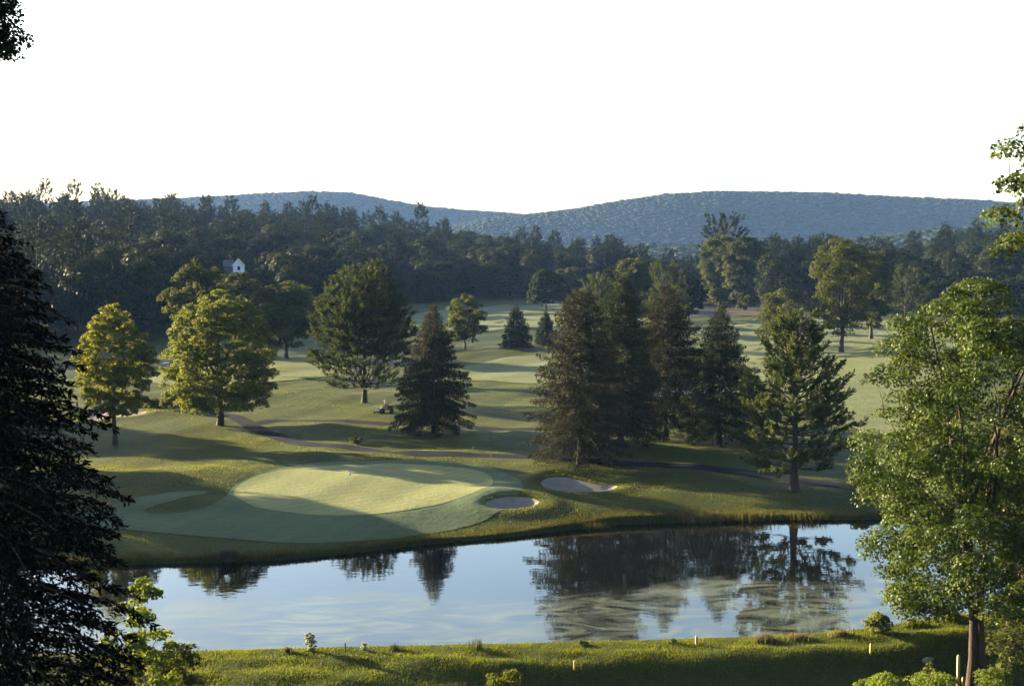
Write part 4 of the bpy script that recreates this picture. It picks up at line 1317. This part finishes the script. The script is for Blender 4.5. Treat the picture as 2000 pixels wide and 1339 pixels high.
# longer grass hanging over the bunker lips
lipx, lipy = [], []
for q in (sandA, sandB, sandC):
    m_ = 1100; i_ = rng.integers(0, len(q), m_); t_ = rng.uniform(0, 1, m_)[:, None]
    p_ = q[i_] * (1 - t_) + q[(i_ + 1) % len(q)] * t_
    o_ = unit(p_ - q.mean(0)) * rng.uniform(-.12, .5, m_)[:, None]
    lipx.append((p_ + o_)[:, 0]); lipy.append((p_ + o_)[:, 1])
nl_ = len(x)
x, y = np.concatenate([x] + lipx), np.concatenate([y] + lipy)
pt = fbm(x, y, .5); pt2 = fbm(x + 40, y, .13)
hg = np.clip(.075 + .03 * pt + .02 * pt2 + rng.normal(0, .015, len(x)), .03, .2)
hg[nl_:] += rng.uniform(.0, .08, len(hg) - nl_)
V, F = blades(x, y, hg, np.full(len(x), .11), rng, .5)
v = np.repeat(np.clip(.45 + .2 * pt + .25 * pt2 + rng.normal(0, .15, len(x)), 0, 1), 3)
tag(obj("rough_grass", mesh_np("rough_grass", V, F, M['lawnblade'], v)), "short rough grass over the lawns across the pond", "grass", kind="stuff")
# shore fringe and rough across the water
n = 60000
x = rng.uniform(-62, 62, n); y = shore_y(x) - .25 + rng.exponential(1.0, n)
hg = np.clip(.22 + .12 * fbm(x, y, .8) + rng.normal(0, .06, n), .08, .7) * np.exp(-(y - shore_y(x)) / 3)
V, F = blades(x, y, hg + .05, np.full(n, .07), rng)
v = np.repeat(np.clip(.4 + .3 * fbm(x, y, .6) + rng.normal(0, .2, n), 0, 1), 3)
tag(obj("shore_grass", mesh_np("shore_grass", V, F, M['bladelow'], v)), "unmown dark grass fringe along the far waterline", "grass", kind="stuff")


def tussock(name, lab, px, py, w, hgt, n, mat, cat="grass tuft", wid=.05, lean=.25, group=None):
    b = at(px, py); rg = np.random.default_rng(int(px * 7 + py))
    x, y = rg.normal(0, w, n), rg.normal(0, w * .6, n)
    hh = hgt * rg.uniform(.5, 1.1, n)
    base = np.stack([x, y, np.full(n, -.08)], 1)
    th = rg.uniform(0, 6.283, n); a = np.stack([np.cos(th), np.sin(th), 0 * th], 1)
    tip = base + np.stack([rg.normal(0, lean, n) * hh, rg.normal(0, lean, n) * hh, hh + .08], 1)
    mid = (base + tip) / 2 + np.array([0, 0, .08]) * hgt
    V = np.stack([base - a * wid / 2, base + a * wid / 2, mid + a * wid * .4, tip, mid - a * wid * .4], 1).reshape(-1, 3)
    F = np.arange(5 * n).reshape(n, 5)
    o = obj(name, mesh_np(name, V, F, mat, np.repeat(rg.uniform(0, 1, n), 5)), None, tuple(b))
    return tag(o, lab, cat, group)


tussock("grass_tussock", "golden grass tussock at the far waterline under the spruce group", 1362, 1016, 1.1, 1.0, 500, M['straw'])
tussock("grass_tussock", "brownish grass tussock on the far shore left of the pine trunk", 1462, 1013, 1.0, .95, 450, M['bladelow'])
tussock("grass_tussock", "low grass tussock on the far shore below the pine trunk", 1575, 1011, 1.0, .8, 380, M['bladelow'])
tussock("grass_tussock", "dark tussock at the waterline below the two bunkers", 1150, 1036, .7, .9, 600, M['bladelow'])
tussock("grass_tussock", "short tan grass clump left of the whitish bush on the bank", 561, 1273, .18, .45, 90, M['straw'], lean=.12)
tussock("grass_tussock", "pale tall grass on the bank crest before the pine reflection", 1492, 1252, .35, .55, 300, M['straw'])
tussock("grass_tussock", "pale grass strip on the bank crest further right", 1560, 1247, .4, .4, 320, M['straw'])
tussock("grass_tussock", "wispy pale grass on the crest beside the dark thin stake", 1640, 1240, .3, .45, 220, M['straw'])
tussock("grass_tussock", "bright grass tussock on the crest where the bank climbs", 1790, 1222, .4, .5, 340, M['blade'])
tussock("grass_tussock", "bright tall grass on the bank crest behind the maple trunk", 1865, 1211, .32, .6, 380, M['blade'])
tussock("reed_clump", "short dark reeds on the bank crest", 773, 1269, .22, .55, 60, M['purple'], "reeds", .05, .18)
tussock("reed_clump", "taller dark upright reed stems on the bank crest", 932, 1267, .26, .85, 50, M['purple'], "reeds", .05, .06)

# ------------------------------------------------------------------ stakes and flag
M['yellowpaint'] = flat_mat('yellow_paint', (0.40, 0.24, 0.04), .6, .3)
M['palewood'] = flat_mat('pale_wood', (0.36, 0.27, 0.15), .8, .2)
M['darkwood'] = flat_mat('dark_wood', (0.06, 0.045, 0.04), .8, .2)
M['whitepaint'] = flat_mat('white_paint', (0.78, 0.78, 0.78), .5, .4)
M['polepaint'] = flat_mat('pole_paint', (0.25, 0.27, 0.25), .5, .3)
M['flagcloth'] = flat_mat('flag_cloth', (0.5, 0.52, 0.52), .8, .2)


def stake(lab, px, pyb, pyt, w, mat, D=None, tilt=0.0):
    b, H = spot(px, pyb, pyt, D)
    w = w / FPX * b[1]
    mb = MB().box((0, 0, H / 2 - .1), (w, w * .8, H + .1), .2).box((0, 0, H - .05 + w * .3), (w, w * .8, w * .6), .2, .35)
    o = obj("marker_stake", mb.mesh("marker_stake", mat), None, tuple(b)); o.rotation_euler = (0, tilt, 0)
    return tag(o, lab, "stake", "hazard stakes along the near bank")


stake("short yellow stake low on the dam, leftmost of the yellow ones", 1122, 1307, 1289, 3.6, M['yellowpaint'])
stake("yellow stake on the slope in front of the round bright bush", 1700, 1277, 1256, 3.6, M['yellowpaint'], None, R(2))
stake("pale wooden stake on the bank crest left of the pine reflection", 1360, 1258, 1241, 4.0, M['palewood'])
stake("thin dark stake on the crest beside the round bright bush", 1667, 1242, 1225, 2.4, M['darkwood'])
stake("thin dark stake on the crest between pale bush and sprig", 675, 1271, 1254, 2.6, M['darkwood'], None, R(-3))
stake("tall pale post beside the maple's double trunk", 1888, 0, 1279, 5.0, M['palewood'], 83.2)
stake("tiny yellow stake in the bright weeds at the maple's foot", 1898, 0, 1322, 4.0, M['yellowpaint'], 82.4)
for n_, px in enumerate((925, 960, 1050, 1095)):
    lab = ["dark little post above the cart path, leftmost of four", "dark little post by the cart path, second from left of four", "dark little post by the cart path, third from left of four", "dark little post by the cart path near the tall brown spruce"][n_]
    stake(lab, px, [880, 893, 897, 899][n_], [871, 886, 890, 892][n_], 2.0, M['darkwood'])

b = at(681, 955)
fs = empty("golf_flag", tuple(b)); tag(fs, "golf flagstick with small limp white flag on the putting green", "flagstick")
obj("pole", MB().tube([(0, 0, -.1), (0, 0, 2.0)], [.016, .012], 8).mesh("flag_pole", M['polepaint']), fs)
mb = MB(); g = []
for i_ in range(6):
    for j_ in range(5):
        s_, t_ = i_ / 5, j_ / 4
        g.append((.02 + s_ * .20 + .03 * math.sin(t_ * 4), .05 * math.sin(s_ * 7 + t_ * 2), 1.96 - t_ * .36 - s_ * .18 - .05 * s_ * t_))
mb.add(g, [(i_ * 5 + j_, i_ * 5 + j_ + 1, i_ * 5 + j_ + 6, i_ * 5 + j_ + 5) for i_ in range(5) for j_ in range(4)])
obj("flag", mb.mesh("flag_cloth", M['flagcloth'], True), fs)
obj("cup", MB().lathe([(.06, -.02), (.06, .065), (.05, .065)], (0, 0, 0), 12).mesh("flag_cup", M['whitepaint']), fs)

# ------------------------------------------------------------------ mower with rider
M['mowerred'] = flat_mat('mower_red', (0.05, 0.012, 0.012), .35, .5)
M['blackmetal'] = flat_mat('black_metal', (0.018, 0.018, 0.02), .5, .4)
M['tyre'] = flat_mat('tyre', (0.015, 0.015, 0.015), .85, .2)
M['rim'] = flat_mat('rim', (0.12, 0.11, 0.10), .5, .4)
M['seatvinyl'] = flat_mat('seat_vinyl', (0.03, 0.03, 0.03), .5, .4)
mp_ = at(752, 806)
mow = empty("riding_mower", tuple(mp_), R(4)); tag(mow, "dark riding mower on the lawn by the big white pine", "mower")
# faces left (-x): deck in front, engine behind
obj("chassis", MB().box((.05, 0, .55), (1.9, .55, .16)).box((-.55, 0, .40), (.5, .4, .2)).mesh("mower_chassis", M['blackmetal']), mow)
obj("engine_hood", MB().box((.78, 0, .85), (.85, .72, .48), 0, .82).box((1.0, 0, 1.12), (.35, .5, .08), 0, .9).mesh("mower_hood", M['mowerred']), mow)
dk = obj("deck", MB().box((-1.05, 0, .26), (.85, 1.5, .20), 0, .86).box((-.55, .45, .36), (.6, .08, .08)).box((-.55, -.45, .36), (.6, .08, .08)).mesh("mower_deck", M['mowerred']), mow)
for yy in (-.62, .62):
    obj("caster_wheel", MB().lathe([(.08, -.05), (.11, -.035), (.11, .035), (.08, .05)], (-1.5, yy, .11), 14, 'y').mesh("mower_caster", M['tyre']), dk)
for (xx, rr) in ((-.38, .36), (.92, .30)):
    for yy in (-.52, .52):
        wh = empty("wheel", (xx, yy, rr)); wh.parent = mow
        obj("tyre", MB().lathe([(rr * .6, -.12), (rr * .95, -.11), (rr, -.06), (rr, .06), (rr * .95, .11), (rr * .6, .12)], (0, 0, 0), 18, 'y').mesh("mower_tyre", M['tyre']), wh)
        obj("rim", MB().lathe([(rr * .2, -.13), (rr * .58, -.10), (rr * .58, .10), (rr * .2, .13)], (0, 0, 0), 14, 'y').mesh("mower_rim", M['rim']), wh)
obj("seat", MB().box((.12, 0, .82), (.50, .5, .14), 0, .9).box((.36, 0, 1.10), (.12, .48, .5), 0, .85).mesh("mower_seat", M['seatvinyl']), mow)
stc = obj("steering_column", MB().tube([(-.62, 0, .55), (-.45, 0, 1.06)], .035, 8).mesh("mower_column", M['blackmetal']), mow)
th = np.arange(17) * 2 * math.pi / 16
obj("steering_wheel", MB().tube([(-.45 + .08 * math.cos(t), .18 * math.sin(t), 1.08 + .16 * math.cos(t) * .6) for t in th], .018, 6, False).mesh("mower_wheel", M['blackmetal']), stc)
obj("roll_bar", MB().tube([(.5, -.34, .6), (.52, -.34, 1.45), (.52, -.2, 1.62), (.52, .2, 1.62), (.52, .34, 1.45), (.5, .34, .6)], .032, 8).mesh("mower_rollbar", M['blackmetal']), mow)


def person_mat():
    m, nt, out = new_mat('rider_clothing')
    tc = N(nt, "ShaderNodeTexCoord"); sx = N(nt, "ShaderNodeSeparateXYZ"); nt.links.new(tc.outputs["Object"], sx.inputs[0])
    n_ = noise(nt, tc.outputs["Object"], 14, 3)
    sh = ramp(nt, n_.outputs[0], [(.3, (.025, .035, .03)), (.7, (.04, .05, .045))])
    g1 = N(nt, "ShaderNodeMath", operation='GREATER_THAN'); g1.inputs[1].default_value = 1.44; nt.links.new(sx.outputs[2], g1.inputs[0])
    c1 = mixc(nt, g1.outputs[0], sh.outputs[0], (.36, .22, .15))
    hx_ = N(nt, "ShaderNodeMath", operation='LESS_THAN'); hx_.inputs[1].default_value = -.30; nt.links.new(sx.outputs[0], hx_.inputs[0])
    hz_ = N(nt, "ShaderNodeMath", operation='GREATER_THAN'); hz_.inputs[1].default_value = 1.0; nt.links.new(sx.outputs[2], hz_.inputs[0])
    hm = N(nt, "ShaderNodeMath", operation='MULTIPLY'); nt.links.new(hx_.outputs[0], hm.inputs[0]); nt.links.new(hz_.outputs[0], hm.inputs[1])
    c2 = mixc(nt, hm.outputs[0], c1, (.36, .22, .15))
    lw = N(nt, "ShaderNodeMath", operation='LESS_THAN'); lw.inputs[1].default_value = .98; nt.links.new(sx.outputs[2], lw.inputs[0])
    c3 = mixc(nt, lw.outputs[0], c2, (.05, .055, .065))
    p = N(nt, "ShaderNodeBsdfPrincipled", Roughness=.85); nt.links.new(c3, p.inputs["Base Color"]); nt.links.new(p.outputs[0], out.inputs[0])
    return m


def skin_body(name, J, E, rad, mat):
    me = bpy.data.meshes.new(name); me.from_pydata(J, E, []); me.materials.append(mat)
    o = bpy.data.objects.new(name, me)
    md = o.modifiers.new("skin", 'SKIN'); md.use_smooth_shade = True
    if not me.skin_vertices: me.skin_vertices.new()
    for i_, r_ in enumerate(rad):
        me.skin_vertices[0].data[i_].radius = r_ if isinstance(r_, tuple) else (r_, r_)
        me.skin_vertices[0].data[i_].use_root = (i_ == 0)
    sb = o.modifiers.new("sub", 'SUBSURF'); sb.levels = 2; sb.render_levels = 2
    return o


per = empty("person", tuple(mp_), R(4)); tag(per, "person in dark clothes and pale cap seated on the riding mower", "person")
J = [(.12, 0, .97), (.10, 0, 1.15), (.05, 0, 1.36), (.03, 0, 1.47), (.01, 0, 1.56), (-.005, 0, 1.67), (0, 0, 1.76),   # pelvis..head
     (.05, -.19, 1.38), (-.06, -.24, 1.15), (-.34, -.17, 1.12), (-.42, -.15, 1.13),
     (.05, .19, 1.38), (-.06, .24, 1.15), (-.34, .17, 1.12), (-.42, .15, 1.13),
     (.08, -.11, .95), (-.34, -.15, .92), (-.46, -.15, .50), (-.60, -.15, .46),
     (.08, .11, .95), (-.34, .15, .92), (-.46, .15, .50), (-.60, .15, .46)]
E = [(0, 1), (1, 2), (2, 3), (3, 4), (4, 5), (5, 6), (2, 7), (7, 8), (8, 9), (9, 10), (2, 11), (11, 12), (12, 13), (13, 14), (0, 15), (15, 16), (16, 17), (17, 18), (0, 19), (19, 20), (20, 21), (21, 22)]
rad = [(.13, .16), (.12, .16), (.12, .17), .06, .085, .10, .07, .07, .055, .04, .045, .07, .055, .04, .045, .09, .075, .05, .05, .09, .075, .05, .05]
bo = skin_body("body", J, E, rad, person_mat()); link(bo, per)
M['cap'] = flat_mat('pale_cap', (.45, .47, .42), .8, .2)
obj("cap", MB().lathe([(.115, 1.68), (.12, 1.72), (.10, 1.79), (.05, 1.825), (.01, 1.83)], (0, 0, 0), 14).box((-.15, 0, 1.70), (.14, .17, .02)).mesh("rider_cap", M['cap'], True), per)

# ------------------------------------------------------------------ parked golf cart far left between the two lawn trees
gp = at(325, 719)
M['cartblue'] = flat_mat('cart_blue', (.05, .07, .16), .35, .5)
M['cartwhite'] = flat_mat('cart_white', (.20, .21, .25), .4, .4)
gc = empty("golf_cart", tuple(gp), R(10)); tag(gc, "small blue and white golf cart parked between the two left lawn trees", "golf cart")
obj("body", MB().box((0, 0, .42), (2.2, 1.1, .34), 0, .92).box((.82, 0, .68), (.5, 1.0, .3), 0, .7).box((-.75, 0, .66), (.6, 1.0, .3), 0, .9).mesh("cart_body", M['cartblue']), gc)
obj("roof", MB().box((-.05, 0, 1.08), (1.3, 1.1, .07), 0, .94).mesh("cart_roof", M['cartwhite']), gc)
for xx in (-.6, .5):
    for yy in (-.48, .48):
        obj("roof_post", MB().tube([(xx * 1.1, yy, .6), (xx, yy, 1.06)], .02, 6).mesh("cart_post", M['blackmetal']), gc)
obj("seat", MB().box((-.35, 0, .70), (.5, .95, .14), 0, .92).box((-.6, 0, .88), (.1, .95, .26)).mesh("cart_seat", M['cartwhite']), gc)
for xx in (-.72, .74):
    for yy in (-.5, .5):
        obj("wheel", MB().lathe([(.1, -.09), (.2, -.08), (.22, -.04), (.22, .04), (.2, .08), (.1, .09)], (xx, yy, .22), 16, 'y').mesh("cart_wheel", M['tyre']), gc)

# ------------------------------------------------------------------ small extras: rock in the gully
M['stone'] = flat_mat('stone', (.16, .15, .135), .9, .2, scale=4)
rk = at(1811, 1293)
rg = np.random.default_rng(3)
rv, rf_ = blob(); rv = rv * (1 + rg.normal(0, .15, (12, 1))) * np.array([.38, .3, .28])
tag(obj("boulder", mesh_np("boulder", rv, rf_, M['stone']), None, tuple(rk + np.array([0, 0, .1]))), "grey boulder on the shaded gully slope left of the maple trunk", "rock")

# ------------------------------------------------------------------ haze
hzm = bpy.data.materials.new("haze"); hzm.use_nodes = True
nt = hzm.node_tree; nt.nodes.clear()
out = nt.nodes.new("ShaderNodeOutputMaterial")
pv = nt.nodes.new("ShaderNodeVolumePrincipled")
pv.inputs["Color"].default_value = (0.27, 0.50, 1.0, 1)
pv.inputs["Density"].default_value = 0.000032
pv.inputs["Anisotropy"].default_value = 0.0
nt.links.new(pv.outputs[0], out.inputs["Volume"])
hb_ = MB().box((0, 2190, 90), (5400, 4640, 260))
ho = obj("haze", hb_.mesh("haze", hzm)); tag(ho, kind="stuff")
